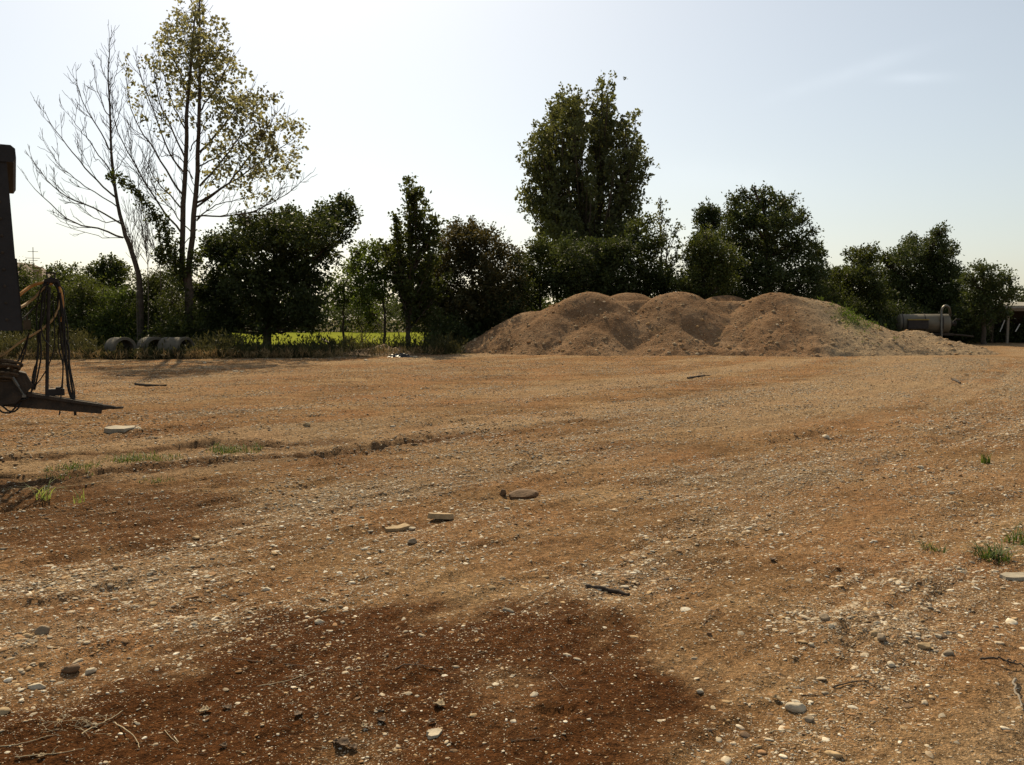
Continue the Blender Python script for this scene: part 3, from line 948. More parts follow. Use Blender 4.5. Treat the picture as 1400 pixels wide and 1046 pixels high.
r = np.random.default_rng(77)
b = at(258, HOR + EYE * FPX / DP, DP); b[2] = 0
plane = thing('plane_tree', 'tall half bare tree with twin trunks and thin yellowing olive leaves', 'tree', b)
Wt, Wb, G, GI = MB(), MB(), MB(), MB()
fork = at(257, 402, DP)
t1 = curve([b - (0, 0, .2), fork, *px_path([(652, 920), (662, 600), (674, 330), (692, 120), (700, 20)], DP, r, .8)], 24, .02, r)
t2 = curve([b + (.05, 0, -.2), fork + (.06, 0, 0), *px_path([(678, 930), (705, 650), (712, 380), (715, 60), (712, -20)], DP, r, -.5)], 24, .02, r)
Wt.tube(t1, np.linspace(.18, .018, 24), 9); Wt.tube(t2, np.linspace(.19, .018, 24), 9)
BR = [([(703, 725), (800, 668), (870, 590), (950, 480), (985, 395)], .055, 1, 2.0), ([(703, 740), (830, 650), (940, 570), (1060, 490)], .055, 1, 1.6), ([(713, 545), (800, 450), (862, 370), (900, 330)], .05, 1, 1.4),
      ([(700, 775), (800, 772), (900, 758), (990, 715), (1080, 650)], .045, 0, 1.0), ([(715, 665), (800, 570), (862, 480), (930, 370)], .05, 1, 2.2), ([(880, 800), (930, 750), (965, 715), (1020, 655)], .02, 0, .5),
      ([(657, 700), (590, 600), (530, 500), (470, 400), (448, 250)], .05, 1, 1.4), ([(655, 615), (600, 535), (525, 330), (490, 240)], .045, 1, 1.2), ([(650, 835), (560, 720), (490, 600), (425, 480), (398, 370)], .05, 0, 1.2),
      ([(652, 745), (590, 680), (548, 625), (500, 520)], .04, 0, .8), ([(662, 565), (600, 430), (560, 330), (545, 190)], .045, 1, 1.6), ([(672, 350), (640, 250), (612, 180), (590, 100)], .035, 1, 1.0),
      ([(668, 470), (620, 380), (600, 300), (570, 230)], .035, 1, 1.2), ([(714, 400), (760, 330), (800, 260), (828, 190)], .04, 1, 1.2), ([(714, 260), (750, 200), (770, 140), (778, 90)], .03, 1, .9),
      ([(712, 300), (690, 230), (660, 150), (650, 80)], .03, 1, .9), ([(705, 820), (650, 880), (600, 940)], .03, 0, .8), ([(712, 470), (690, 420), (650, 370)], .03, 1, .9), ([(680, 540), (720, 470), (760, 400)], .03, 1, 1.0),
      ([(690, 640), (640, 560), (575, 560)], .03, 0, .9), ([(705, 600), (770, 560), (840, 520), (900, 450)], .04, 1, 1.8), ([(703, 790), (760, 740), (840, 715), (930, 690)], .035, 1, 1.6), ([(700, 850), (630, 770), (560, 690), (520, 600)], .03, 0, 1.0)]
for pts, r0, leafy, dd in BR:
    p = curve(px_path(pts, DP, r, dd), 14, .025, r)
    Wb.tube(p, np.linspace(r0, .012, 14), 6)
    tips = []
    branchlets(Wb, p, r0, 2, r, tips, 2.0 if leafy else 2.6, (25, 48), (.18, .36), .3, .4)
for t_ in (t1, t2):
    tips = []
    branchlets(Wb, t_, .06, 2, r, tips, 1.7, (28, 50), (.05, .12), .45, .5, start=.42)
PC = [(690, 50, 60, 55), (640, 95, 45, 45), (735, 110, 65, 60), (600, 150, 55, 55), (660, 165, 60, 55), (720, 185, 70, 55), (790, 195, 60, 55), (590, 220, 55, 50), (650, 245, 60, 50), (735, 260, 70, 55), (820, 250, 55, 55), (640, 320, 60, 50),
      (700, 335, 55, 45), (780, 340, 70, 50), (880, 345, 70, 45), (950, 350, 45, 35), (830, 400, 80, 45), (910, 410, 75, 50), (960, 450, 50, 45), (780, 450, 55, 40), (800, 525, 70, 40), (880, 505, 75, 45), (950, 525, 50, 40), (1035, 450, 45, 45), (1055, 520, 40, 50),
      (990, 560, 75, 45), (780, 590, 65, 32), (870, 600, 70, 35), (940, 625, 60, 35), (1020, 610, 50, 35), (760, 640, 45, 25), (850, 665, 55, 24), (930, 690, 45, 22), (880, 715, 40, 16), (460, 235, 26, 30), (468, 290, 20, 25), (470, 340, 18, 22), (488, 385, 22, 22),
      (520, 225, 20, 32), (545, 280, 24, 34), (520, 320, 18, 25), (560, 340, 22, 22), (570, 650, 26, 22), (580, 420, 24, 40), (610, 470, 22, 30), (620, 390, 32, 34), (560, 180, 22, 26), (640, 430, 24, 24), (690, 420, 35, 28), (520, 430, 18, 18), (590, 700, 20, 16), (750, 700, 30, 18)]
for c in PC:
    q = zz_(c[0], c[1]); rx, ry = c[2] / 2.616 * DP / FPX, c[3] / 2.616 * DP / FPX
    for rep in range(2 if rx > .55 else 1):
        C = at(q[0], q[1], DP + r.uniform(-1.5, 1.5) * (1 + rep))
        n = max(3, int(rx * ry * math.pi * 10))
        u = unit(r.normal(size=(n, 3))); P = C + u * (r.random(n) ** .45)[:, None] * (rx, max(rx, .5), ry)
        D = unit(u + r.normal(0, .6, (n, 3)) + (0, 0, .3))
        sprays(G, P - D * .15, D, r, 9, .38, .08, .15, .85, np.clip(r.normal(.45, .2), 0, 1), .25, .35, (Wb, 3))
for pts, wd, dn in (([(405, 625), (440, 645), (480, 680), (515, 715), (545, 760)], .07, 26), ([(545, 760), (580, 790), (600, 850), (612, 930)], .17, 46), ([(570, 840), (575, 900), (580, 930)], .12, 20), ([(620, 880), (640, 960), (645, 1000)], .2, 40), ([(700, 900), (690, 960)], .14, 18)):
    p = curve(px_path(pts, DP - .3, r, .1), dn)
    Wb.tube(p, .018, 4)
    P = np.repeat(p, 3, 0) + r.normal(0, wd, (len(p) * 3, 3)); D = unit(r.normal(size=P.shape) + (0, 0, -.5))
    sprays(GI, P, D, r, 8, .22, .07, .12, .85, .35, .2, .4)
Wt.build('trunk', M['bark'], plane, b, smooth=True); Wb.build('branches', M['bark'], plane, b, smooth=True)
G.build('crown', M['leaf_olive'], plane, b, attr=True); GI.build('ivy', M['leaf_mid'], plane, b, attr=True)

# ---- the leafless tree beside it
r = np.random.default_rng(78)
DB = 42.0
b = at(192, HOR + EYE * FPX / DB, DB); b[2] = 0
bare = thing('bare_tree', 'leafless dead tree with a leaning trunk and fine bare twigs', 'tree', b)
Wt, Wb = MB(), MB()
t1 = curve([b - (0, 0, .2), *px_path([(500, 1030), (470, 900), (445, 830), (415, 700), (400, 560), (392, 400), (388, 250), (392, 130)], DB, r, .4)], 26, .015, r)
Wt.tube(t1, np.linspace(.15, .01, 26), 8)
for pts, r0, dd in (([(440, 850), (340, 815), (250, 790), (160, 710), (90, 635)], .05, .8), ([(432, 800), (330, 740), (230, 700), (150, 620), (110, 560)], .045, 1.2), ([(412, 705), (340, 640), (270, 560), (200, 470), (160, 395)], .045, 1.4), ([(404, 625), (330, 520), (290, 470), (240, 400)], .03, 1.2),
                    ([(400, 545), (340, 440), (290, 350), (272, 280)], .035, 1.0), ([(393, 425), (350, 330), (335, 230)], .028, .8), ([(420, 740), (300, 660), (220, 600), (170, 520)], .03, 1.6), ([(392, 330), (415, 270), (425, 220)], .02, .5), ([(396, 480), (430, 400), (440, 330)], .022, .7), ([(405, 620), (450, 560), (470, 500)], .02, .8),
                    ([(430, 790), (360, 790), (290, 740), (200, 690)], .025, 1.0), ([(390, 300), (365, 250), (362, 200)], .016, .4), ([(445, 850), (380, 850), (300, 830), (200, 800)], .02, 1.2), ([(415, 690), (380, 600), (330, 560)], .02, -1)):
    p = curve(px_path(pts, DB, r, dd), 14, .02, r)
    Wb.tube(p, np.linspace(r0, .009, 14), 5)
    branchlets(Wb, p, r0, 3, r, [], 1.5, (22, 42), (.22, .42), .25, .5)
branchlets(Wb, t1, .03, 2, r, [], 2.2, (25, 45), (.05, .1), .3, .6, start=.5)
Wt.build('trunk', M['bark'], bare, b, smooth=True); Wb.build('branches', M['bark'], bare, b, smooth=True)

# ---- thin leafless saplings between the two
for nm, lab, pts in (('bare_sapling', 'thin leafless sapling standing just right of the dead tree trunk', [(490, 1010), (480, 940), (470, 860), (458, 760)]), ('bare_sapling', 'thin leafless sapling with forked top between the two bare trunks', [(530, 1010), (525, 920), (505, 780), (492, 600)]),
                     ('bare_sapling', 'thin leafless sapling close against the twin trunk tree', [(575, 1010), (560, 920), (540, 850), (515, 770)])):
    q = zz_(pts[0][0], pts[0][1]); b = at(q[0], HOR + EYE * FPX / 41.5, 41.5); b[2] = 0
    root = thing(nm, lab, 'sapling', b); Wt, Wb = MB(), MB()
    p = curve([b, *px_path(pts, 41.5, r, .2)], 14, .015, r)
    Wt.tube(p, np.linspace(.028, .006, 14), 5); branchlets(Wb, p, .018, 2, r, [], 2.6, (20, 38), (.15, .3), .3, .7, start=.35)
    Wt.build('trunk', M['bark_pale'], root, b, smooth=True); Wb.build('branches', M['bark_pale'], root, b, smooth=True)

# ---- leafy trees
CT = clump_tree


def ascend_tree(name, label, cat, base, d, trunks, clumps, lm, size=.15, per=3.0, aspect=.7, steep=1.5, seed=0, trunk_r=.2, tint=.45, tvar=.2, spread=.16, n_leaf=9, bark='bark', lift=1.2, step=.16, drop=0):
    """tree whose limbs all climb steeply: leaves sheath each limb, sky shows between them"""
    r = np.random.default_rng(2000 + seed); sc_ = d / FPX
    b = at(base, HOR + EYE * FPX / d, d); b[2] = 0
    root = thing(name, label, cat, b); Wd, G = MB(), MB()
    TP = []
    for tp_ in trunks:
        tp = curve([b - (0, 0, .15)] + [at(p[0], p[1], d + (p[2] if len(p) > 2 else 0)) for p in tp_], 22, .03, r); TP.append(tp)
        Wd.tube(tp, np.linspace(trunk_r, trunk_r * .12, 22), 9)
    cx_ = np.mean([c[0] for c in clumps]); wid = max(abs(c[0] - cx_) + c[2] for c in clumps) * sc_
    for c in clumps:
        rx, ry = c[2] * sc_, c[3] * sc_
        room = math.sqrt(max(wid ** 2 - ((c[0] - cx_) * sc_) ** 2, 0.05)) * .8
        n = max(2, int(math.pi * rx * ry * per))
        for i in range(n):
            u = unit(r.normal(size=3)) * r.random() ** .45
            tip = at(c[0], c[1] + drop, d) + u * (rx, max(rx, .4), ry); tip[1] += r.uniform(-1, 1) * room
            tp = TP[int(np.argmin([abs(np.interp(tip[2], q[:, 2], q[:, 0]) - tip[0]) for q in TP]))]
            hor_ = math.hypot(np.interp(tip[2], tp[:, 2], tp[:, 0]) - tip[0], np.interp(tip[2], tp[:, 2], tp[:, 1]) - tip[1])
            zs_ = max(tip[2] - steep * hor_ - lift * r.uniform(.6, 1.2), 1.0)
            s0 = np.array([np.interp(zs_, tp[:, 2], tp[:, 0]), np.interp(zs_, tp[:, 2], tp[:, 1]), zs_])
            mid = s0 * .45 + tip * .55 + np.array([tip[0] - s0[0], tip[1] - s0[1], 0]) * .14
            p = curve([s0, mid, tip], 10, .02, r); L_ = np.linalg.norm(tip - s0)
            Wd.tube(p, np.linspace(min(.02 + .012 * L_, trunk_r * .4), .008, 10), 4, cap=False)
            m = max(3, int(min(L_, 2.8) / step)); t0 = max(.25, 1 - 2.6 / L_)
            tt = r.uniform(t0, 1.02, m); q = np.stack([np.interp(tt, np.linspace(0, 1, 10), p[:, k]) for k in range(3)], 1)
            dr = unit(p[-1] - p[5]); P = q + r.normal(0, spread, (m, 3)); D = unit(dr + r.normal(0, .5, (m, 3)))
            sprays(G, P, D, r, n_leaf, .34, .07, size, aspect, np.clip(tint + r.normal(0, .12), 0, 1), tvar, .1)
    Wd.build('trunk', M[bark], root, b, smooth=True); G.build('crown', M[lm], root, b, attr=True)
    return root


CT('maple_tree', 'broad near black leafy tree right of the half bare twin trunk tree', 'tree', 365, 44, [(366, 430), (372, 380), (380, 330)],
   [(312, 345, 34, 28), (345, 325, 38, 28), (385, 322, 40, 30), (425, 315, 40, 28), (452, 300, 26, 20), (470, 282, 14, 16), (484, 298, 11, 12), (465, 265, 6, 7), (300, 390, 32, 32), (350, 385, 46, 38), (400, 370, 45, 36), (440, 340, 26, 22),
    (310, 432, 36, 26), (370, 430, 46, 30), (415, 412, 26, 22), (432, 382, 14, 14), (340, 300, 18, 10), (290, 335, 14, 16), (275, 400, 14, 16), (430, 432, 16, 12), (395, 292, 14, 9), (470, 320, 12, 9), (420, 440, 20, 14), (285, 440, 16, 20)],
   'leaf_dark', size=.15, aspect=.75, dens=1.15, seed=1, trunk_r=.2, tint=.35)
ascend_tree('slim_tree', 'slim pointed tree with ragged open spires and dark leaves', 'tree', 558, 45, [[(557, 420), (560, 340), (562, 255)], [(558, 420), (570, 340), (580, 270)], [(556, 420), (548, 350), (541, 298)]],
   [(560, 258, 5, 13), (563, 285, 11, 14), (569, 272, 4, 8), (578, 278, 5, 16), (584, 303, 11, 15), (541, 300, 6, 12), (546, 322, 12, 13), (568, 318, 20, 16), (597, 312, 7, 10), (552, 348, 22, 16), (583, 345, 22, 20), (532, 330, 6, 7), (560, 375, 30, 18), (590, 375, 24, 20), (530, 348, 7, 6), (565, 400, 28, 20), (568, 305, 8, 10)],
   'leaf_mid', size=.17, aspect=.7, per=4.2, steep=1.6, seed=2, trunk_r=.12, tint=.25, spread=.11, lift=.7, n_leaf=10, step=.12)
CT('young_tree', 'light green young tree with a bare thin trunk beside the black maple', 'tree', 470, 49, [(470, 430), (471, 385)],
   [(463, 385, 18, 15), (453, 402, 13, 12), (480, 370, 16, 14), (474, 412, 20, 12), (488, 346, 10, 10), (447, 388, 7, 7), (483, 395, 14, 12)], 'leaf_light', size=.15, dens=.62, seed=3, trunk_r=.07, wood=6, tint=.55)
CT('young_tree', 'light green young tree with feathery top left of the slim pointed tree', 'tree', 525, 46.5, [(526, 430), (520, 370)],
   [(493, 345, 15, 11), (512, 342, 20, 12), (532, 352, 20, 12), (505, 365, 22, 15), (530, 375, 24, 14), (500, 385, 20, 14), (515, 400, 22, 14), (545, 388, 22, 9), (497, 410, 15, 14), (508, 430, 16, 12), (565, 375, 18, 6), (487, 365, 12, 9)], 'leaf_light', size=.16, dens=.75, seed=4, trunk_r=.08, wood=6, tint=.5)
CT('bushy_tree', 'bushy dark tree with brownish top behind the left end of the gravel heap', 'tree', 648, 50, [(648, 430), (645, 370), (642, 320)],
   [(640, 316, 26, 17), (615, 325, 20, 16), (664, 324, 20, 15), (688, 345, 14, 20), (705, 352, 8, 16), (640, 350, 44, 28), (678, 378, 34, 32), (610, 368, 32, 30), (652, 415, 55, 38), (602, 415, 36, 36), (698, 415, 26, 34), (645, 302, 8, 8), (622, 308, 8, 7), (712, 385, 10, 20)],
   'leaf_brown', size=.15, dens=1.1, seed=5, trunk_r=.15, tint=.35)
ascend_tree('poplar_tree', 'tall double topped dark poplar standing behind the gravel heap', 'tree', 806, 68, [[(802, 400), (798, 330), (788, 220), (778, 140)], [(808, 400), (815, 330), (822, 220), (826, 130)], [(805, 400), (790, 340), (760, 260), (745, 170, 1)], [(806, 400), (825, 330), (850, 250), (860, 170, -1)]],
   [(772, 121, 18, 11), (790, 120, 10, 11), (757, 143, 18, 15), (785, 148, 22, 20), (738, 172, 16, 16), (768, 182, 28, 22), (722, 194, 11, 11), (735, 213, 18, 16), (765, 222, 28, 22), (727, 258, 17, 13), (747, 264, 18, 17), (776, 268, 28, 23), (720, 238, 7, 6), (742, 298, 13, 12), (770, 303, 28, 20),
    (826, 112, 16, 12), (840, 128, 14, 14), (815, 140, 16, 18), (850, 160, 15, 17), (826, 174, 23, 22), (868, 180, 9, 12), (860, 204, 16, 15), (835, 214, 24, 20), (880, 205, 8, 6), (868, 233, 14, 12), (845, 254, 24, 18), (815, 258, 24, 24), (868, 262, 11, 9), (836, 288, 24, 19), (863, 284, 13, 11),
    (800, 300, 25, 20), (802, 240, 15, 26), (775, 330, 34, 18), (830, 320, 34, 18), (882, 215, 7, 5), (855, 310, 18, 14)],
   'leaf_poplar', size=.20, aspect=.75, per=4.0, steep=1.3, seed=6, trunk_r=.18, tint=.42, drop=15, spread=.30, step=.13, lift=1.6)
CT('round_bush_tree', 'lighter green low tree at the left foot of the double topped poplar', 'tree', 738, 52, [(738, 400), (738, 360)],
   [(735, 338, 18, 16), (722, 360, 14, 18), (752, 355, 22, 18), (735, 385, 30, 24), (765, 380, 20, 22), (725, 410, 18, 22)], 'leaf_mid', size=.15, dens=1.1, seed=7, trunk_r=.1, tint=.55)
CT('round_bush_tree', 'very dark dense low tree directly below the double topped poplar', 'tree', 808, 51, [(808, 410), (808, 360)],
   [(785, 345, 28, 20), (815, 345, 30, 22), (845, 345, 28, 22), (780, 380, 34, 26), (825, 380, 40, 28), (800, 410, 45, 20), (845, 405, 30, 20)], 'leaf_dark', size=.16, dens=1.1, seed=8, trunk_r=.12, tint=.3)
CT('round_bush_tree', 'dark olive low tree between the poplar and the sparse spire tree', 'tree', 880, 52.5, [(880, 400), (878, 340)],
   [(870, 310, 16, 14), (886, 300, 10, 10), (865, 335, 22, 18), (890, 335, 18, 22), (878, 370, 34, 26), (900, 385, 22, 22), (865, 395, 30, 16)], 'leaf_mid', size=.15, dens=1.05, seed=9, trunk_r=.12, tint=.22)
ascend_tree('spire_tree', 'sparse thin spire shaped tree with pale stems between poplar and large oak', 'tree', 906, 54, [[(906, 390), (904, 330), (903, 268)], [(907, 390), (914, 340), (920, 310)]],
   [(903, 272, 3, 8), (907, 288, 8, 9), (899, 300, 7, 9), (914, 304, 8, 10), (904, 318, 14, 10), (923, 316, 7, 9), (905, 342, 18, 14), (926, 344, 9, 16), (915, 370, 22, 16), (930, 368, 8, 8)],
   'leaf_poplar', size=.15, per=5, steep=1.5, seed=10, trunk_r=.08, bark='bark_pale', tint=.5, spread=.10, lift=.7, n_leaf=7, step=.2)
CT('far_tree', 'small round dark tree top peeping out behind the large oak', 'tree', 968, 78, [(968, 380), (968, 310)], [(970, 288, 15, 12), (960, 298, 10, 12), (976, 302, 12, 12), (966, 325, 18, 20), (964, 360, 20, 25)], 'leaf_dark', size=.2, dens=.9, seed=11, trunk_r=.2, tint=.3)
CT('oak_tree', 'large dark round headed oak rising behind the gravel heap', 'tree', 1050, 54, [(1050, 400), (1048, 340), (1044, 280)],
   [(1010, 275, 15, 14), (1018, 262, 7, 7), (1043, 270, 17, 14), (1072, 278, 16, 14), (1025, 298, 28, 22), (1065, 304, 28, 22), (1094, 298, 12, 12), (1110, 315, 7, 9), (1002, 328, 28, 22), (1045, 340, 36, 28), (1090, 338, 28, 24), (1117, 344, 11, 13), (1012, 372, 40, 25), (1060, 378, 40, 25), (1105, 372, 24, 20), (998, 300, 12, 14), (1032, 259, 5, 5), (1055, 263, 6, 5), (1116, 372, 12, 10)],
   'leaf_dark', size=.16, dens=1.1, seed=12, trunk_r=.28, tint=.5)
CT('leafy_tree', 'mid green tree crowding the left side of the large oak', 'tree', 962, 50, [(962, 400), (962, 345)],
   [(965, 328, 22, 18), (948, 348, 18, 20), (986, 352, 26, 20), (962, 378, 34, 22), (938, 388, 18, 16), (990, 382, 22, 18), (955, 400, 30, 12)], 'leaf_mid', size=.15, dens=1.1, seed=13, trunk_r=.13, tint=.5)
CT('leafy_tree', 'dark tree with a tufted flat top just right of the large oak', 'tree', 1178, 59, [(1178, 430), (1178, 360)],
   [(1172, 345, 12, 7), (1192, 344, 12, 8), (1158, 345, 6, 4), (1180, 356, 20, 10), (1175, 374, 27, 17), (1147, 374, 13, 11), (1150, 400, 22, 20), (1186, 400, 30, 24), (1180, 432, 34, 20), (1143, 425, 16, 18), (1137, 378, 6, 8)], 'leaf_mid', size=.17, dens=1.1, seed=14, trunk_r=.15, tint=.3)
CT('leafy_tree', 'twin headed dark tree standing behind the grey tanker', 'tree', 1262, 63, [(1262, 430), (1265, 370), (1280, 325)],
   [(1247, 326, 10, 8), (1244, 337, 14, 9), (1283, 318, 13, 9), (1278, 334, 22, 12), (1240, 350, 22, 13), (1275, 350, 26, 16), (1303, 342, 8, 11), (1220, 362, 17, 13), (1255, 376, 36, 20), (1290, 372, 22, 18), (1218, 395, 24, 20), (1265, 405, 40, 24), (1298, 400, 18, 20), (1240, 430, 40, 18), (1307, 368, 9, 4), (1208, 352, 9, 8)], 'leaf_dark', size=.17, dens=1.1, seed=15, trunk_r=.2, tint=.55)
CT('leafy_tree', 'lower rounded dark green tree beside the pale roofed shed', 'tree', 1345, 57, [(1345, 430), (1345, 385)],
   [(1345, 367, 17, 8), (1330, 380, 17, 12), (1360, 384, 20, 14), (1378, 380, 9, 12), (1345, 402, 30, 18), (1380, 404, 12, 10), (1335, 430, 25, 20), (1365, 425, 15, 12), (1385, 395, 8, 8)], 'leaf_dark', size=.16, dens=1.1, seed=16, trunk_r=.15, tint=.6)
CT('leafy_tree', 'low dark tree top showing above the pale shed roof', 'tree', 1412, 74, [(1412, 430), (1412, 415)], [(1400, 412, 8, 6), (1420, 405, 20, 14), (1450, 400, 25, 18), (1425, 425, 30, 14), (1480, 395, 25, 25)], 'leaf_dark', size=.2, dens=.9, seed=17, trunk_r=.2, tint=.3)
# left thicket
CT('far_tree', 'rounded green tree top behind the thicket left of the dead tree', 'tree', 148, 60, [(148, 420), (148, 380)], [(147, 358, 12, 8), (134, 370, 16, 12), (160, 370, 15, 12), (150, 386, 26, 14), (140, 405, 25, 14)], 'leaf_mid', size=.18, dens=1.1, seed=20, trunk_r=.15, tint=.3)
CT('far_tree', 'wispy flat topped tree beyond the thicket near the house chimney', 'tree', 86, 58, [(86, 410), (86, 380)], [(75, 368, 13, 6), (98, 367, 10, 5), (85, 382, 24, 10), (70, 392, 18, 12), (105, 388, 16, 14)], 'leaf_mid', size=.17, dens=.9, seed=21, trunk_r=.12, tint=.4)
SH = [(30, 44, 'dark green shrub behind the trailer headboard', [(28, 368, 14, 8), (36, 384, 20, 14), (20, 405, 26, 22), (50, 420, 24, 22)], 'leaf_mid', .45), (68, 43, 'leafy green shrub seen through the hanging trailer hoses', [(62, 402, 26, 18), (85, 410, 24, 20), (70, 435, 34, 24), (95, 445, 24, 22)], 'leaf_mid', .4),
      (112, 43, 'tall green shrub right of the hanging trailer hoses', [(112, 392, 24, 18), (128, 405, 26, 20), (108, 425, 30, 24), (130, 445, 28, 20)], 'leaf_mid', .6), (166, 42.5, 'bright green shrub above the left concrete pipe', [(158, 412, 24, 18), (180, 405, 20, 14), (168, 432, 36, 20), (150, 448, 24, 14)], 'leaf_light', .12),
      (208, 43.5, 'dark shrub under the dead tree trunk', [(200, 384, 24, 14), (215, 400, 28, 18), (205, 425, 32, 22), (222, 445, 30, 18)], 'leaf_mid', .25), (245, 40.8, 'green shrub hiding the foot of the twin trunk tree', [(235, 412, 24, 18), (258, 425, 22, 20), (240, 445, 30, 18), (268, 450, 18, 14)], 'leaf_mid', .35),
      (236, 44.5, 'dark shrub top between the dead tree and the twin trunks', [(232, 372, 18, 14), (222, 385, 18, 14), (245, 390, 20, 18)], 'leaf_dark', .5), (285, 42.5, 'black green shrub below the left edge of the broad maple', [(283, 430, 20, 22), (300, 448, 22, 14), (272, 450, 16, 12)], 'leaf_dark', .3),
      (-40, 43, 'wide green shrub left of the trailer', [(-60, 380, 40, 30), (-20, 395, 35, 25), (-90, 400, 40, 40), (-40, 430, 60, 30)], 'leaf_mid', .4), (580, 46.5, 'dark shrub filling the gap under the slim pointed tree', [(575, 425, 26, 22), (595, 445, 26, 20), (612, 450, 22, 18)], 'leaf_dark', .4),
      (668, 48, 'black undergrowth shrub touching the left heap end', [(650, 445, 34, 20), (690, 430, 26, 24), (625, 455, 24, 14)], 'leaf_dark', .3), (1140, 56, 'dark shrub showing behind the right flank of the heap', [(1130, 405, 24, 22), (1160, 425, 30, 20), (1120, 385, 14, 12)], 'leaf_mid', .25),
      (1215, 60, 'dark shrub behind the barrel of the tanker', [(1205, 425, 26, 20), (1235, 440, 30, 16)], 'leaf_dark', .3), (1312, 60, 'dark shrub between the tanker and the shed', [(1310, 430, 20, 20), (1325, 450, 24, 12), (1300, 448, 20, 12)], 'leaf_dark', .3),
      (1000, 53, 'dark shrub under the left half of the large oak', [(985, 400, 26, 18), (1010, 405, 26, 18), (1030, 400, 22, 18)], 'leaf_dark', .4), (1085, 53, 'dark shrub under the right half of the large oak', [(1065, 405, 24, 18), (1090, 400, 24, 20), (1112, 400, 20, 20)], 'leaf_dark', .35),
      (1128, 58, 'green shrub filling the gap right of the large oak', [(1126, 375, 12, 14), (1132, 395, 18, 18), (1122, 415, 20, 16)], 'leaf_mid', .3), (712, 49, 'dark shrub between the brownish bushy tree and the poplar foot', [(708, 365, 12, 18), (716, 395, 16, 20), (706, 425, 18, 18)], 'leaf_mid', .2),
      (930, 53, 'dark green shrub below the sparse spire tree', [(922, 385, 20, 16), (938, 400, 20, 14), (905, 400, 18, 12)], 'leaf_dark', .4), (1205, 64, 'dark green shrub between the tufted tree and the twin headed tree', [(1200, 375, 14, 16), (1210, 395, 18, 18), (1205, 420, 20, 18)], 'leaf_dark', .4),
      (1318, 62, 'dark shrub joining the twin headed tree and the lower rounded tree', [(1312, 385, 12, 12), (1318, 405, 16, 16), (1316, 425, 18, 16)], 'leaf_dark', .45), (495, 58, 'dim shrub beyond the light green young trees', [(465, 425, 22, 10), (500, 420, 26, 14), (535, 425, 24, 12)], 'leaf_dark', .6),
      (500, 49, 'small dark shrub under the light green young trees', [(490, 440, 12, 8), (512, 446, 14, 10)], 'leaf_mid', .4)]
for i, (px_, d_, lab, cl, lm_, tn) in enumerate(SH):
    gy_ = HOR + EYE * FPX / d_
    if px_ < 300: cl = cl + [(px_ - 20, gy_ - 18, 26, 17), (px_ + 20, gy_ - 15, 26, 16), (px_, gy_ - 30, 28, 16)]
    elif px_ > 1100: cl = cl + [(px_ - 15, gy_ - 10, 26, 10), (px_ + 15, gy_ - 12, 26, 12)]
    CT('shrub', lab, 'shrub', px_, d_, [(px_, min(c[1] for c in cl) + 12)], cl, lm_, size=.13, aspect=.45, dens=1.15, length=.6, up=.7, seed=40 + i, trunk_r=.05, tint=tn, tvar=.28, limbs=True)

# far wood closing the horizon
r = np.random.default_rng(90)
G = MB()
for x in np.arange(-120, 130, 2.2):
    hgt = 3.6 + 2.0 * vnoise(x * .13, 0.5, 7) + r.uniform(-.6, .9)
    y = 112 + r.uniform(-3, 8)
    n = 75
    u = unit(r.normal(size=(n, 3)))
    P = np.array([x, y, hgt * .52]) + u * (r.random(n) ** .5)[:, None] * (2.3, 2.2, hgt * .52)
    sprays(G, P, unit(u + (0, 0, .3)), r, 8, 1.0, .35, .50, .7, np.clip(r.normal(.5, .2), 0, 1), .2, .2)
tag(G.build('far_wood', M['leaf_dark'], attr=True), 'distant low belt of dark trees beyond the green meadow', 'far wood', kind='stuff')

# ------------------------------------------------------------------ rough growth along the yard's edge
def edge_y(x):
    return np.interp(x, [-60, -22, -12, -6.5, -3, 0], [33.5, 34.5, 35.5, 37.0, 39.5, 43])


r = np.random.default_rng(120)
G = MB()
n = 4200
x = r.uniform(-46, -2.3, n); back = r.random(n) ** 1.5 * 6.0
y = edge_y(x) + .3 + back
pxx = CX + x / y * FPX
hgt = np.interp(pxx, [0, 120, 140, 188, 205, 270, 310, 330, 560, 600, 640], [1.1, .9, .40, .40, .75, .8, .95, .60, .50, .8, .7]) * r.uniform(.45, 1.15, n)
hgt = np.where(back < .8, hgt * .55, hgt)
hgt *= .6 + .8 * vnoise(x * .7, y * .7, 300)
keepw = ~((pxx > 440) & (pxx < 585) & (back < 2.6) & (r.random(n) < .85))
for lo, hi, tn in ((0, .5, .3), (.5, 3, .5)):
    k_ = (hgt >= lo) & (hgt < hi) & keepw
    P = np.stack([x, y, np.zeros(n)], 1)[k_]
    D = unit(r.normal(0, .16, P.shape) + (0, 0, 1))
    L_ = hgt[k_]
    for q in range(3):                       # several storeys of leaf on each stalk
        sprays(G, P + D * (L_ * q / 3)[:, None] + r.normal(0, .05, P.shape) * (1, 1, 0), D, r, 6, float(L_.mean()) * .45, .05, .20, .20, tn, .3, -.25)
tag(G.build('tall_weeds', M['weed'], attr=True), 'tangled knee high weeds along the far left edge of the yard', 'weeds', kind='stuff')
G = MB(); n = 700
x = r.uniform(-30, -3, n); y = edge_y(x) - .2 + r.random(n) * .9
P = np.stack([x, y, np.zeros(n)], 1); D = unit(r.normal(0, .25, P.shape) + (0, 0, 1))
sprays(G, P, D, r, 9, .3, .04, .22, .10, .5, .3, -.3)
tag(G.build('dry_grass', M['dry_grass'], attr=True), 'straw coloured dry grass fringing the weeds at the yard edge', 'grass', kind='stuff')
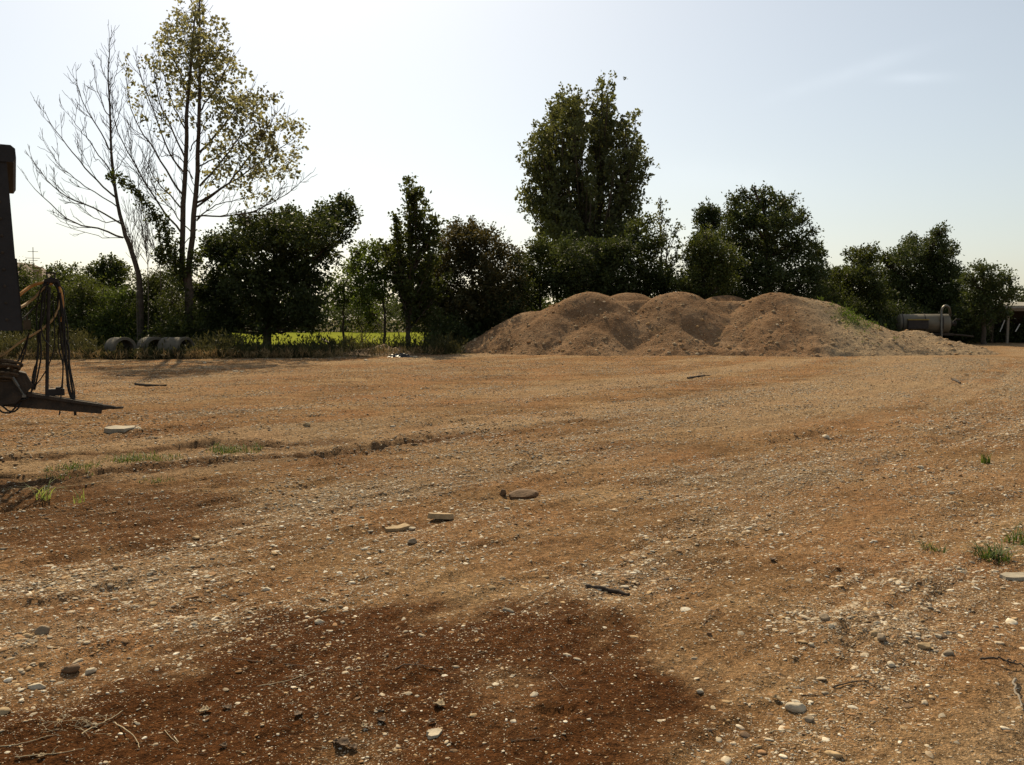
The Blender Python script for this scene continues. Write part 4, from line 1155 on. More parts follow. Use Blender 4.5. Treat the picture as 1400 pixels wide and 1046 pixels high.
# undergrowth below the trees
G = MB(); n = 3600
x = r.uniform(-4, 50, n); y = np.interp(x, [-4, 0, 20, 28, 46], [43.5, 48, 51, 60, 64]) + r.random(n) * 5
hh = r.uniform(.3, 1.5, n) * np.where(x > 22, 1.25, 1); P = np.stack([x, y, hh * .1], 1); D = unit(r.normal(0, .3, P.shape) + (0, 0, 1))
for q in range(3):
    sprays(G, P + D * (hh * q / 3.2)[:, None], D, r, 8, .5, .14, .22, .5, .35, .25, -.1)
tag(G.build('undergrowth', M['leaf_dark'], attr=True), 'dark undergrowth at the foot of the trees behind heap and tanker', 'undergrowth', kind='stuff')

# ------------------------------------------------------------------ concrete pipes
PD = 36.0


def make_pipe(px, d, a, label):
    c = at(px, 478, d); c[2] = .42; k = .82
    ax = np.array([math.sin(a), math.cos(a), 0])
    base = (c[0], c[1], 0)
    mb = MB()
    mb.lathe([(a_, r__ * k) for a_, r__ in [(0, .44), (0, .56), (.02, .58), (.12, .58), (.15, .555), (1.15, .55), (1.18, .54), (1.18, .43), (.02, .43), (0, .44)]], c, ax, 40)
    o = mb.build('concrete_pipe', M['concrete'], None, base, smooth=False)
    return tag(o, label, 'pipe', 'concrete pipes at the yard edge')


make_pipe(171, PD, R(-42), 'large grey concrete pipe with open dark mouth, leftmost of three in the weeds')
make_pipe(214, PD + .7, R(-40), 'grey concrete pipe half hidden by weeds, between two other pipes')
make_pipe(255, PD + .4, R(-64), 'concrete pipe with pale upper side under the twin trunk tree')

# ------------------------------------------------------------------ the trailer with its hoses
P0 = np.array([-678 / FPX * 9.0, 9.0, 0.0])
Nn = -P0 / np.linalg.norm(P0)                     # towards the camera
Fv = np.array([-Nn[1], Nn[0], 0.0]);  Fv = Fv if Fv[0] > 0 else -Fv
UP = np.array([0, 0, 1.0])
RT = np.stack([Fv, Nn, UP], 1)                     # local (forward, near, up) -> world


def W(f, s, z): return P0 + Fv * f + Nn * s + UP * z


def tl(px, py, off=0.0):
    rr_ = ray(px, py); o = np.array([0, 0, EYE]); q = P0 + Nn * off
    t = ((q - o) @ Nn) / (rr_ @ Nn)
    return o + rr_ * t


trailer = thing('farm_trailer', 'dark farm tipping trailer with its drawbar and hanging hoses at the yard side', 'trailer', P0)
HB = 1.12
mb = MB()
zt = 3.13
# headboard leaning slightly back, thick posts at both ends and a pressed panel between
for s in (HB - .06, -HB + .06):
    mb.prism([W(.05, s, 1.50), W(-.14, s, 1.50), W(-.18, s, zt - .12), W(-.015, s, zt - .12)], Nn, .12)
    mb.prism([W(.062, s * .98, 1.48), W(.05, s * .98, 1.48), W(.022, s * .98, 2.15), W(.036, s * .98, 2.15)], Nn, .10)
mb.prism([W(-.03, 0, 1.50), W(-.09, 0, 1.50), W(-.17, 0, zt - .12), W(-.11, 0, zt - .12)], Nn, 2 * HB - .24)
for z in (1.8, 2.2, 2.6):
    mb.box(W(-.02 - (z - 1.5) * .05, 0, z), .06, 2 * HB - .26, .10, RT)
mb.build('headboard', M['body_paint'], trailer, P0)
mb = MB()
pts = [(.035, zt - .13), (-.30, zt - .13), (-.30, zt - .01), (-.27, zt + .02), (.02, zt + .02), (.055, zt - .01), (.06, zt - .09)]
mb.prism([W(f, 0, z) for f, z in pts], Nn, 2 * HB + .04)
mb.build('top_rail', M['body_paint'], trailer, P0)
for s in (HB - .03, -HB + .03):
    mb = MB(); mb.box(W(-2.25, s, 2.2), 4.0, .05, 1.35, RT)
    for f in (-.9, -1.8, -2.7, -3.6, -4.15): mb.box(W(f, s + .045 * np.sign(s), 2.2), .10, .06, 1.34, RT)
    mb.box(W(-2.25, s, 2.93), 4.0, .11, .10, RT)
    mb.build('side_panel', M['body_paint'], trailer, P0)
mb = MB(); mb.box(W(-4.28, 0, 2.2), .05, 2 * HB - .02, 1.4, RT); mb.build('tailboard', M['body_paint'], trailer, P0)
mb = MB(); mb.box(W(-2.2, 0, 1.48), 4.1, 2 * HB - .16, .08, RT); mb.build('load_floor', M['paint_dark'], trailer, P0)
mb = MB()
for s in (.42, -.42):
    mb.box(W(-2.35, s, 1.30), 3.7, .09, .22, RT)
for f in (-.8, -2.0, -3.4): mb.box(W(f, 0, 1.28), .09, .74, .16, RT)
# upright root plate that drops to the drawbar
mb.prism([W(-.52, 0, 1.18), W(-.52, 0, .72), W(-.02, 0, .76), W(.14, 0, .93), W(.08, 0, 1.06), W(-.3, 0, 1.18)], Nn, .30)
mb.build('chassis', M['rust'], trailer, P0)
mb = MB()
a0, a1 = tl(-30, 527), tl(140, 553); c0, c1 = tl(-30, 552), tl(138, 565)
mb.prism([a0, a1, c1, c0], Nn, .14)
for s in (.10, -.10):
    mb.prism([a0 + Nn * s + UP * .012, a1 + Nn * s * .9 + UP * .006, a1 + Nn * s * .9 - UP * .02, a0 + Nn * s - UP * .03], Nn, .03)
mb.build('drawbar', M['rust'], trailer, P0)
mb = MB(); mb.tube([tl(134, 556), tl(141, 556.5), tl(150, 556.5), tl(158, 557.5)], [.045, .034, .022, .018], 10)
mb.tube([tl(158, 557.5) + .035 * (Fv * (math.cos(a) + 1) + Nn * math.sin(a)) for a in np.linspace(math.pi, 3 * math.pi, 15)], .012, 6, cap=False)
mb.build('towing_eye', M['rust'], trailer, P0)
mb = MB(); mb.box(tl(75.5, 536), .17, .10, .07, RT); mb.box(tl(80, 533), .05, .07, .06, RT); mb.build('bracket_block', M['paint_dark'], trailer, P0)
# hose stand
mb = MB()
mb.tube([tl(64, 545, .02), tl(65, 470, .02), tl(67, 392, .02)], .017, 6)
mb.box(tl(64, 377), .012, .05, .05, RT); mb.box(tl(75, 377), .012, .05, .05, RT); mb.box(tl(69.5, 373.5), .10, .05, .014, RT); mb.box(tl(69.5, 384), .12, .06, .035, RT)
mb.tube([tl(60, 390), tl(63, 384), tl(70, 381), tl(78, 384), tl(81, 392)], .022, 6)
mb.build('hose_stand', M['paint_dark'], trailer, P0)


hj = np.random.default_rng(66)


def hose(name, pts, rad, mat, n=22, off=0.0, k=6):
    if len(pts) > 4 and mat == 'rubber': pts = [pts[0]] + [(p[0] + hj.normal(0, 1.6), *p[1:]) for p in pts[1:-1]] + [pts[-1]]
    rad = rad * (.8 if mat == 'rubber' else .9)
    mb = MB(); mb.tube(curve([tl(p[0], p[1], (p[2] if len(p) > 2 else 0) + off) for p in pts], n), rad, k)
    return mb.build(name, M[mat], trailer, P0, smooth=True)


hose('hose', [(14, 418, .1), (26, 404, .1), (40, 393), (52, 388), (63, 386.5), (72, 389)], .018, 'hose_orange')
hose('hose', [(14, 434, .1), (26, 422, .1), (38, 414), (48, 406), (56, 397), (66, 390)], .016, 'hose_tan')
hose('hose', [(81, 395), (82, 410), (79, 424), (71, 438), (60, 448), (46, 457), (30, 466), (14, 478), (2, 486), (-10, 492)], .013, 'hose_tan', 30)
hose('hose', [(79, 388), (84, 402), (86, 420), (84, 440)], .014, 'hose_orange')
hose('hose', [(16, 448, .1), (30, 436, .1), (44, 424), (56, 412), (64, 398)], .010, 'rubber')
hose('hose', [(66, 392, .1), (60, 412, .1), (58, 440, .1), (62, 462, .1), (70, 474, .1)], .008, 'rubber')
hose('hose', [(82, 400, .05), (87, 430, .05), (89, 460, .05), (90, 490, .05)], .009, 'rubber')
for i, (dx, rad) in enumerate([(0, .012), (4, .010), (-3, .008)]):
    hose('hose', [(66 + dx * .5, 386, .02 * i), (58 + dx, 398, .03 * i), (55 + dx, 425), (53 + dx * .8, 455), (51 + dx * .9, 485), (48 + dx, 512), (45 + dx * .6, 533)], rad, 'rubber', 26)
for i, (dx, rad) in enumerate([(0, .017), (3.5, .013), (-2.5, .012), (6, .008)]):
    hose('hose', [(72 + dx * .4, 385, -.02 * i), (80 + dx, 396, -.02 * i), (83 + dx, 420), (85 + dx, 450), (88 + dx, 475), (92 + dx, 500 + i), (96 + dx * .8, 530), (99 + dx * .6, 545)], rad, 'rubber', 26)
hose('hose', [(98, 538), (101, 546), (102, 556), (103, 568)], .017, 'rubber', 10)
hose('hose', [(84, 430, -.05), (83, 470, -.05), (83.5, 500, -.05), (83, 535, -.05), (82, 556, -.05), (81, 568, -.05)], .008, 'rubber', 18)
hose('hose', [(86, 450, .05), (86.5, 480, .05), (86, 510, .05), (85, 533, .05)], .009, 'rubber', 16)
hose('hose', [(72, 400, .06), (74, 440, .06), (72, 475, .06), (66, 500, .06), (56, 518, .06), (45, 531, .06)], .007, 'rubber', 24)
hose('hose', [(40, 455, .06), (32, 478, .06), (22, 498, .06), (8, 512, .06)], .010, 'rubber', 16)
hose('hose', [(38, 462, .08), (33, 485, .08), (24, 505, .08), (12, 522, .08)], .010, 'rubber', 16)
hose('hose', [(68, 430, -.08), (62, 445, -.08), (52, 452, -.08), (42, 462, -.08)], .011, 'rubber', 14)
hose('hose', [(30, 549, .14), (26, 558, .14), (18, 563, .14), (8, 561, .14), (0, 552, .14)], .012, 'rubber', 16)
hose('hose', [(26, 552, .15), (20, 560, .15), (12, 564.5, .15), (2, 563, .15), (-4, 556, .15)], .012, 'rubber', 16)
hose('hose', [(48, 500, .1), (44, 530, .1), (34, 545, .1), (18, 545, .1), (4, 538, .1)], .013, 'rubber', 20)
mb = MB(); mb.tube([tl(17, 516, .2), tl(25, 529, .2)], .017, 8); mb.tube([tl(25, 529, .2), tl(33, 541, .2)], .009, 8); mb.box(tl(33, 541.5, .2), .035, .03, .025, RT); mb.build('hydraulic_ram', M['steel'], trailer, P0)
mb = MB()
for z in np.arange(1.6, 2.95, .15): mb.lathe([(0, 0), (0, .014), (.012, .012), (.014, 0)], W(-.06 - .02 * (z - 1.5), HB, z), Nn, 8)
mb.build('hinge_pins', M['rust'], trailer, P0)
# coil of rope on the root of the drawbar
mb = MB()
rc_ = np.random.default_rng(9)
for i in range(10):
    c = tl(2 + rc_.normal(0, 4), 507 + i * 2.2 - 9, .18 + rc_.normal(0, .02)); ra_ = .11 + rc_.uniform(-.02, .05); tlt = rc_.normal(0, .4)
    mb.tube([c + ra_ * (Fv * math.cos(a) + Nn * .45 * math.sin(a) + UP * (.3 * math.sin(a) * math.sin(tlt) + .25 * math.sin(a + tlt))) for a in np.linspace(0, 6.4, 22)], .014, 6, cap=False)
mb.build('rope_coil', M['rope'], trailer, P0, smooth=True)
mb = MB(); mb.box(tl(37, 444, -.15), .07, .05, .10, RT); mb.box(tl(37, 436, -.15), .02, .02, .08, RT); mb.build('connector_box', M['concrete'], trailer, P0)
# parking jack, wheels
mb = MB(); mb.tube([W(-.42, .14, .95), W(-.42, .14, .35)], .045, 10); mb.tube([W(-.42, .14, .36), W(-.42, .14, .03)], .03, 10); mb.box(W(-.42, .14, .03), .18, .18, .03, RT); mb.build('parking_jack', M['rust'], trailer, P0)
for s in (.88, -.88):
    for f in (-2.2, -3.2):
        mb = MB(); mb.lathe([(-.15, .27), (-.15, .40), (-.12, .46), (-.06, .48), (.06, .48), (.12, .46), (.15, .40), (.15, .27)], W(f, s, .48), Nn, 32)
        ty = mb.build('wheel', M['tyre'], trailer, P0, smooth=True)
        mb = MB(); mb.lathe([(-.14, .27), (-.06, .25), (-.04, .10), (-.09, .09), (-.09, .0)], W(f, s, .48), Nn * -np.sign(s), 24)
        rim = mb.build('rim', M['rust'], ty, P0)
mb = MB()
for f in (-2.2, -3.2): mb.tube([W(f, -.9, .48), W(f, .9, .48)], .05, 8)
for s in (.42, -.42):
    for f in (-2.2, -3.2): mb.box(W(f, s, .83), .12, .09, .72, RT)
mb.build('axle', M['rust'], trailer, P0)

# ------------------------------------------------------------------ slurry tanker beyond the heap
TD = 56.0
c0 = at(1229, 442.5, TD); c1 = at(1296, 442.5, TD - .6)
base = ((c0[0] + c1[0]) / 2, TD - .3, 0)
tank = thing('slurry_tanker', 'small grey slurry tanker with a pipe arch parked beyond the heap', 'tanker', base)
ax = c1 - c0; LT = np.linalg.norm(ax); ax /= LT; sd_ = np.cross(ax, UP)
RT2 = np.stack([ax, sd_, UP], 1); mid = (c0 + c1) / 2
mb = MB(); mb.lathe([(-.16, .0), (-.14, .25), (-.08, .45), (0, .585), (.03, .6), (LT - .03, .6), (LT, .585), (LT + .08, .45), (LT + .14, .25), (LT + .16, 0)], c0, ax, 40)
mb.build('barrel', M['tank'], tank, base, smooth=True)
for t in (.05, .5, .86):
    mb = MB(); mb.lathe([(LT * t - .03, .6), (LT * t - .03, .618), (LT * t + .03, .618), (LT * t + .03, .6)], c0, ax, 40); mb.build('strap', M['paint_dark'], tank, base)
mb = MB(); mb.box(at(1255, 443, TD - 1.0), 1.15, .34, .58, RT2); tb = mb.build('side_box', M['paint_dark'], tank, base)
mb = MB(); mb.box(at(1255, 437, TD - 1.0), 1.22, .42, .07, RT2); mb.build('lid', M['yellow'], tb, base)
mb = MB(); mb.tube(curve([at(1287, 467, TD - 1.1), at(1287, 445, TD - 1.1), at(1287, 428, TD - 1.0), at(1289, 421, TD - 1), at(1293, 418, TD - 1), at(1297, 420, TD - 1), at(1299, 427, TD - .8), at(1299, 432, TD - .6)], 26), .075, 8); mb.build('pipe_arch', M['steel'], tank, base, smooth=True)
mb = MB(); mb.box(mid + (0, 0, -.66), LT + .5, .7, .14, RT2); mb.tube([c1 - UP * .66, c1 + ax * .9 - UP * .72, c1 + ax * 1.5 - UP * .8], .06, 6); mb.build('chassis', M['rust'], tank, base)
mb = MB(); mb.lathe([(.0, .2), (.06, .22), (.10, .12), (.26, .11), (.28, .16), (.34, .16), (.34, 0)], c1 + ax * .12, ax, 16); mb.tube([c1 + ax * .3 + UP * .1, c1 + ax * .5 + UP * .3, c1 + ax * .7 + UP * .25], .05, 6); mb.build('pump', M['paint_dark'], tank, base)
for s in (.62, -.62):
    mb = MB(); mb.lathe([(-.16, .22), (-.16, .36), (-.1, .42), (.1, .42), (.16, .36), (.16, .22)], np.array([mid[0], mid[1], .42]) + sd_ * s, sd_, 28); wh = mb.build('wheel', M['tyre'], tank, base, smooth=True)
    mb = MB(); mb.lathe([(-.1, .22), (-.02, .2), (-.02, 0)], np.array([mid[0], mid[1], .42]) + sd_ * s, -sd_ * np.sign(s), 20); mb.build('rim', M['rust'], wh, base)

# ------------------------------------------------------------------ open shed at the right edge
SD = 60.0
s0 = at(1362, 437, SD); s1 = at(1500, 437, SD)
base = ((s0[0] + s1[0]) / 2, SD + 1.5, 0)
shed = thing('open_shed', 'low open fronted shed with a pale sheet roof under the right trees', 'shed', base)
zr = at(1380, 420, SD)[2]; wS = s1[0] - s0[0]; xm = base[0]
mb = MB(); mb.prism([(xm - wS / 2 - .2, SD - .25, zr - .08), (xm - wS / 2 - .2, SD - .25, zr + .08), (xm - wS / 2 - .2, SD + 3.3, zr + .38), (xm - wS / 2 - .2, SD + 3.3, zr + .24)] + np.array([wS / 2 + .2, 0, 0]), np.array([1., 0, 0]), wS + .4)
for i in range(40): mb.tube([(xm - wS / 2 - .1 + i * (wS + .2) / 39, SD - .26, zr + .085), (xm - wS / 2 - .1 + i * (wS + .2) / 39, SD + 3.3, zr + .385)], .028, 5)
mb.build('roof', M['roof_sheet'], shed, base)
mb = MB(); mb.box((xm, SD + 3.1, zr / 2 + .1), wS, .1, zr + .2); mb.box((xm - wS / 2 + .05, SD + 1.75, zr / 2), .1, 2.6, zr - .05); mb.build('wall', M['wood_dark'], shed, base)
for px_ in (1378, 1412, 1455, 1494):
    q = at(px_, 437, SD); mb = MB(); mb.box((q[0], SD, (zr - .09) / 2), .14, .14, zr - .10); mb.build('post', M['wood_grey'], shed, base)
mb = MB(); mb.box((xm, SD, zr - .17), wS, .10, .18); mb.build('beam', M['wood_grey'], shed, base)
for px_, lab, ht, tlt in ((1370, 'slanting white board leaning beside the outer shed post', .85, .35), (1391, 'shorter white board slanting inside the shed', .6, .5)):
    q = at(px_, 455, SD + .5); mb = MB(); c, s = math.cos(tlt), math.sin(tlt)
    mb.box((q[0], SD + .5, ht / 2 + .75), .06, .03, ht, np.array([[c, 0, s], [0, 1, 0], [-s, 0, c]])); tag(mb.build('board', M['white_paint'], None, (q[0], SD + .5, 0)), lab, 'board')

# ------------------------------------------------------------------ house behind the thicket
HDp = 76.0
hx1 = at(46, 400, HDp)[0]; base = (hx1 - 4.5, HDp + 4, 0)
house = thing('house', 'house with a low tiled roof and chimney hidden behind the left thicket', 'house', base)
ze = at(58, 385, HDp)[2]; zrid = ze + 2.0
mb = MB(); mb.box((hx1 - 4.5, HDp + 4.2, (ze - .15) / 2), 8.4, 7.6, ze - .15)
mb.prism([(hx1 - 8.7, HDp + 4.2, ze - .15), (hx1 - .3, HDp + 4.2, ze - .15), (hx1 - 4.5, HDp + 4.2, zrid - .2)], np.array([0, 1., 0]), 7.6); mb.build('wall', M['plaster'], house, base)
mb = MB()
for sgn in (1, -1):
    mb.prism([(hx1 - 4.5, HDp + 4.2, zrid), (hx1 - 4.5 + sgn * 5.2, HDp + 4.2, ze - .25), (hx1 - 4.5 + sgn * 5.2, HDp + 4.2, ze - .40), (hx1 - 4.5, HDp + 4.2, zrid - .16)], np.array([0, 1., 0]), 8.6)
rf = mb.build('roof', M['tile'], house, base)
q = at(52, 376, HDp + 2)
mb = MB(); mb.box((q[0], q[1], q[2] - .35), .45, .45, 1.4); mb.box((q[0], q[1], q[2] + .39), .6, .6, .08); mb.box((q[0], q[1], q[2] + .52), .4, .4, .18); mb.box((q[0], q[1], q[2] + .65), .66, .66, .08); mb.build('chimney', M['brick'], rf, base)
q0 = at(45.5, 378, HDp + 2); q1 = at(45, 338, HDp + 2)
mb = MB(); mb.tube([q0 - (0, 0, .6), q1], .03, 5)
for py_, w_ in ((344, .35), (353, .5), (356, .3)):
    q = at(45, py_, HDp + 2); mb.tube([q - (w_, .2, 0), q + (w_, .2, 0)], .02, 4)
q = at(46, 366, HDp + 1.9); mb.box(q, .18, .12, .3); mb.build('antenna', M['paint_dark'], house, base)
for wx in (-6.5, -2.3):
    mb = MB(); mb.box((hx1 + wx, HDp + .36, 2.6), 1.0, .1, 1.4); mb.build('window', M['paint_dark'], house, base)

# ------------------------------------------------------------------ debris on the yard
def rock(name, label, cat, px, py, wpx, hr, mat, seed, el=1.3, rot=0.0, sink=.3, flat=0):
    p = gpt(px, py); d = p[1]; rad = wpx * (.85 if cat == 'stone' else 1) * d / FPX / 2
    v, f = stone_shape(3, seed, .24, 6)
    v = v * (rad, rad / el, rad * hr)
    if flat: v[:, 2] = np.clip(v[:, 2], -rad * hr, rad * hr * flat)
    c, s = math.cos(rot), math.sin(rot)
    v = np.stack([v[:, 0] * c - v[:, 1] * s, v[:, 0] * s + v[:, 1] * c, v[:, 2]], 1)
    mb = MB(); mb.add(v + p + (0, 0, rad * hr * (1 - sink * 2) * .8), f)
    return tag(mb.build(name, M[mat], None, p, smooth=not flat), label, cat)


def slab(name, label, cat, px, py, w, dpt, h, mat, rot=0.0, tilt=0.0, jit=.12, z=0.0, seed=0):
    p = gpt(px, py); r_ = np.random.default_rng(seed + 5000)
    k = 9; a = np.sort(r_.uniform(0, 6.28, k)) * .4 + np.arange(k) * 6.28 / k * .6
    sup = 1 / np.maximum(np.abs(np.cos(a)), np.abs(np.sin(a))) ** .8
    xy = np.stack([np.cos(a) * w / 2 * sup, np.sin(a) * dpt / 2 * sup], 1) * (1 + r_.normal(0, jit, (k, 1)))
    top = np.concatenate([xy * .95, np.full((k, 1), h) + r_.normal(0, h * .08, (k, 1))], 1); bot = np.concatenate([xy, np.full((k, 1), -.02)], 1)
    v = np.vstack([bot, top])
    Mx = np.array(Matrix.Rotation(rot, 3, 'Z') @ Matrix.Rotation(tilt, 3, 'X'))
    v = v @ Mx.T + p + (0, 0, z)
    mb = MB(); mb.add(v, np.array([[i, (i + 1) % k, (i + 1) % k + k, i + k] for i in range(k)])); mb.F.append(np.array([list(range(k, 2 * k))])); mb.F.append(np.array([list(range(k))[::-1]]))
    return tag(mb.build(name, M[mat], None, p), label, cat)


def stick(name, label, cat, pts, rad, mat, lift=.008, forks=0, group=None, seed=0, arch=0.0):
    if rad < .012: rad *= .48 if mat == 'straw' else .6
    lift *= .5
    r_ = np.random.default_rng(seed + 900)
    P = np.array([gpt(*p) for p in pts]); P[:, 2] += lift + rad * .6
    q = curve(P, max(6, 4 * len(pts)), min(rad * .5, .0025), r_)
    q[:, 2] += arch * np.sin(np.linspace(0, math.pi, len(q)))
    mb = MB(); mb.tube(q, np.linspace(rad * 1.1, rad * .55, len(q)) * r_.uniform(.85, 1.15, len(q)), 6)
    L = np.linalg.norm(q[-1] - q[0])
    for i in range(forks):
        j = int(r_.uniform(.25, .85) * len(q)); j = min(j, len(q) - 2); t = unit(q[j + 1] - q[j])
        sd2 = unit(np.cross(t, UP)) * r_.choice([-1, 1])
        e = q[j] + (t * r_.uniform(.5, 1) + sd2 * r_.uniform(.4, .9)) * L * r_.uniform(.15, .35); e[2] = Hs(e[0], e[1]) + lift + r_.uniform(0, .02)
        mb.tube(curve([q[j], (q[j] + e) / 2 + (0, 0, .008), e], 6), np.linspace(rad * .7, rad * .35, 6), 5)
    return tag(mb.build(name, M[mat], None, P[0] * (1, 1, 1), smooth=True), label, cat, group)


def dead_leaf(label, px, py, wpx, mat, seed, curl=.5):
    p = gpt(px, py); Lf = .85 * wpx * p[1] / FPX; curl = min(curl, 1.0) * .8; r_ = np.random.default_rng(seed)
    u = np.linspace(0, 1, 9); vv = np.linspace(-1, 1, 7)
    U, V_ = np.meshgrid(u, vv, indexing='ij')
    wd = .38 * np.sin(math.pi * U ** .8) ** .8 * (1 + .18 * np.sin(U * 22 + seed)) + .015
    xx = (U - .5) * Lf; yy = V_ * wd * Lf; zz2 = Lf * (curl * .55 * (V_ * wd * 2) ** 2 + curl * .45 * (U - .45) ** 2 + .04 * r_.normal(size=U.shape) + .03)
    a = r_.uniform(0, 6.28); c, s = math.cos(a), math.sin(a)
    P = np.stack([xx * c - yy * s, xx * s + yy * c, zz2], -1).reshape(-1, 3) + p + (0, 0, .006)
    fi = np.array([[i * 7 + j, (i + 1) * 7 + j, (i + 1) * 7 + j + 1, i * 7 + j + 1] for i in range(8) for j in range(6)])
    mb = MB(); mb.add(P, fi); e = P.reshape(9, 7, 3)[0, 3]; mb.tube([e, e - (c * Lf * .2, s * Lf * .2, -.005)], .0012, 4)
    o = mb.build('dry_leaf', M[mat], None, p, smooth=True); md = o.modifiers.new('thick', 'SOLIDIFY'); md.thickness = .0012
    return tag(o, label, 'leaf')


def tuft(name, label, px, py, n, hgt, spread_, mat='grass', seed=0, wid=.006, lean=.5, cat='grass tuft', tint=.5, group=None):
    r_ = np.random.default_rng(seed + 700); p = gpt(px, py); mb = MB()
    for i in range(n):
        a = r_.uniform(0, 6.28); rr_ = spread_ * r_.random() ** .7
        b = p + (rr_ * math.cos(a), rr_ * math.sin(a), -.01); b[2] = Hs(b[0], b[1]) - .01
        h = hgt * r_.uniform(.45, 1.15); az = r_.uniform(0, 6.28); ln = lean * r_.uniform(.3, 1.7) * h
        t = np.linspace(0, 1, 6)[:, None]; dir_ = np.array([math.cos(az), math.sin(az), 0])
        c = b + dir_ * ln * t ** 2 + UP * h * (t - .25 * t ** 3 * lean * 1.4)
        sdv = np.array([-math.sin(az), math.cos(az), 0]) * wid * r_.uniform(.6, 1.2); w_ = (1 - t ** 1.6) * .95 + .05
        A_, B_ = c - sdv * w_, c + sdv * w_
        Q = np.stack([A_[:-1], B_[:-1], B_[1:], A_[1:]], 1); tn = float(np.clip(tint + r_.normal(0, .25), 0, 1))
        mb.quads(Q, np.tile([tn, tn, tn, 1], (len(Q), 1)))
    o = mb.build(name, M[mat], None, p, attr=True)
    return tag(o, label, cat, group)


slab('concrete_slab', 'pale flat concrete slab on the dirt near the drawbar tip', 'slab', 163, 590, .36, .30, .055, 'concrete_pale', .1, .05, .16, seed=1)
rock('stone', 'rounded pale stone touching the end of the concrete slab', 'stone', 187, 588, 15, .8, 'stone_pale', 801, 1.1, .3, .25)
rock('rubble_block', 'dark broken block with a shaded face standing in the middle of the yard', 'block', 712, 680, 48, .36, 'stone_brown', 802, 1.7, .15, .2, .75)
rock('rubble_block', 'small upright brown lump beside the dark broken block', 'block', 687, 676, 12, 1.0, 'stone_brown', 803, 1.2, .2, .2)
slab('flat_stone', 'yellowish flat stone in the middle of the gravel', 'stone', 543, 725, .19, .13, .028, 'stone_tan', .2, .10, .24, seed=2)
slab('broken_tile', 'tan broken tile tilted towards the dark block', 'tile', 608, 709, .21, .15, .02, 'stone_tan', -.15, -.16, .2, .02, seed=3)
rock('stone', 'whitish stone next to the yellowish flat stone', 'stone', 563, 723, 13, .6, 'stone_pale', 804, 1.3, .2)
rock('stone', 'dark rubble stone below the yellowish flat stone', 'stone', 563, 742, 18, .7, 'stone_grey', 805, 1.2, .7)
stick('timber_stake', 'dark charred timber stake lying across pebbles in the open yard', 'timber', [(801, 805), (830, 809), (860, 815)], .016, 'wood_dark', .004, 0, seed=1)
rock('stone', 'large pale tapered stone at the edge of the dark damp patch', 'stone', 1088, 970, 36, .5, 'stone_pale', 806, 1.5, -.35, .2)
rock('stone', 'grey stone wedged at the lower end of the large pale tapered stone', 'stone', 1106, 985, 18, .7, 'stone_grey', 807, 1.2, .2, .3)
rock('stone', 'dark grey egg shaped stone standing out by the left frame edge', 'stone', 58, 867, 25, .75, 'stone_grey', 808, 1.3, .5, .2)
rock('stone', 'buff stone against the dark grey egg shaped stone', 'stone', 38, 872, 22, .5, 'stone_tan', 809, 1.3, .1, .3)
rock('stone', 'long flat buff stone where damp soil meets dry, near the left frame edge', 'stone', 50, 940, 36, .35, 'stone_pale', 810, 1.9, .1, .3)
rock('stone', 'yellow stone cut by the left frame edge', 'stone', 2, 975, 26, .5, 'stone_tan', 811, 1.2, .1, .3)
rock('soil_clod', 'brown angular clod near the left frame edge', 'clod', 97, 920, 26, .5, 'stone_brown', 812, 1.3, .3, .25)
rock('stone', 'pale stone right beside the brown angular clod', 'stone', 125, 919, 18, .65, 'stone_pale', 813, 1.1, .4, .3)
rock('stone', 'flat pinkish grey stone lying in the dry gravel on the left', 'stone', 366, 807, 18, .4, 'stone_pale', 814, 1.5, .2, .3)
rock('stone', 'whitish lumpy stone at the top edge of the damp patch', 'stone', 437, 849, 18, .6, 'stone_pale', 815, 1.3, .2, .25)
rock('stone', 'white rounded stone in the damp soil beside the right dry gravel', 'stone', 957, 946, 15, .6, 'stone_pale', 816, 1.2, 0, .3)
slab('stone_chip', 'pale angular stone chip in the damp soil near the bottom', 'stone', 594, 1004, .062, .05, .012, 'stone_pale', .4, .12, .15, seed=4)
slab('flat_stone', 'flat grey slab cut by the right frame edge', 'stone', 1386, 790, .17, .10, .02, 'concrete_pale', 0, .04, .1, seed=5)
rock('stone', 'dark angular lump lying alone on dry soil right of the damp patch', 'stone', 970, 869, 10, .9, 'stone_brown', 817, 1.1, .3, .15)
for i, (px_, py_, w_, m_, lab) in enumerate([(1136, 857, 13, 'stone_pale', 'round pale stone at the top of the pebble cluster'), (1197, 868, 20, 'stone_tan', 'yellowish stone in the pebble cluster'), (1204, 876, 20, 'stone_grey', 'grey oblong stone below the yellowish one in the pebble cluster'),
                                              (1110, 883, 12, 'stone_pale', 'round pale stone at the left end of the pebble cluster'), (1264, 886, 22, 'stone_tan', 'yellowish flat stone at the right end of the pebble cluster'), (1297, 895, 18, 'stone_grey', 'dark grey stone at the far right end of the pebble cluster'),
                                              (1218, 910, 17, 'stone_pale', 'cream flat stone below the pebble cluster'), (1127, 847, 22, 'stone_grey', 'flat grey brown stone above the pebble cluster'), (1283, 871, 13, 'stone_pale', 'pale oval stone right of the pebble cluster')]):
    rock('stone', lab, 'stone', px_, py_, w_, .6, m_, 830 + i, 1.35, i * .7, .25)

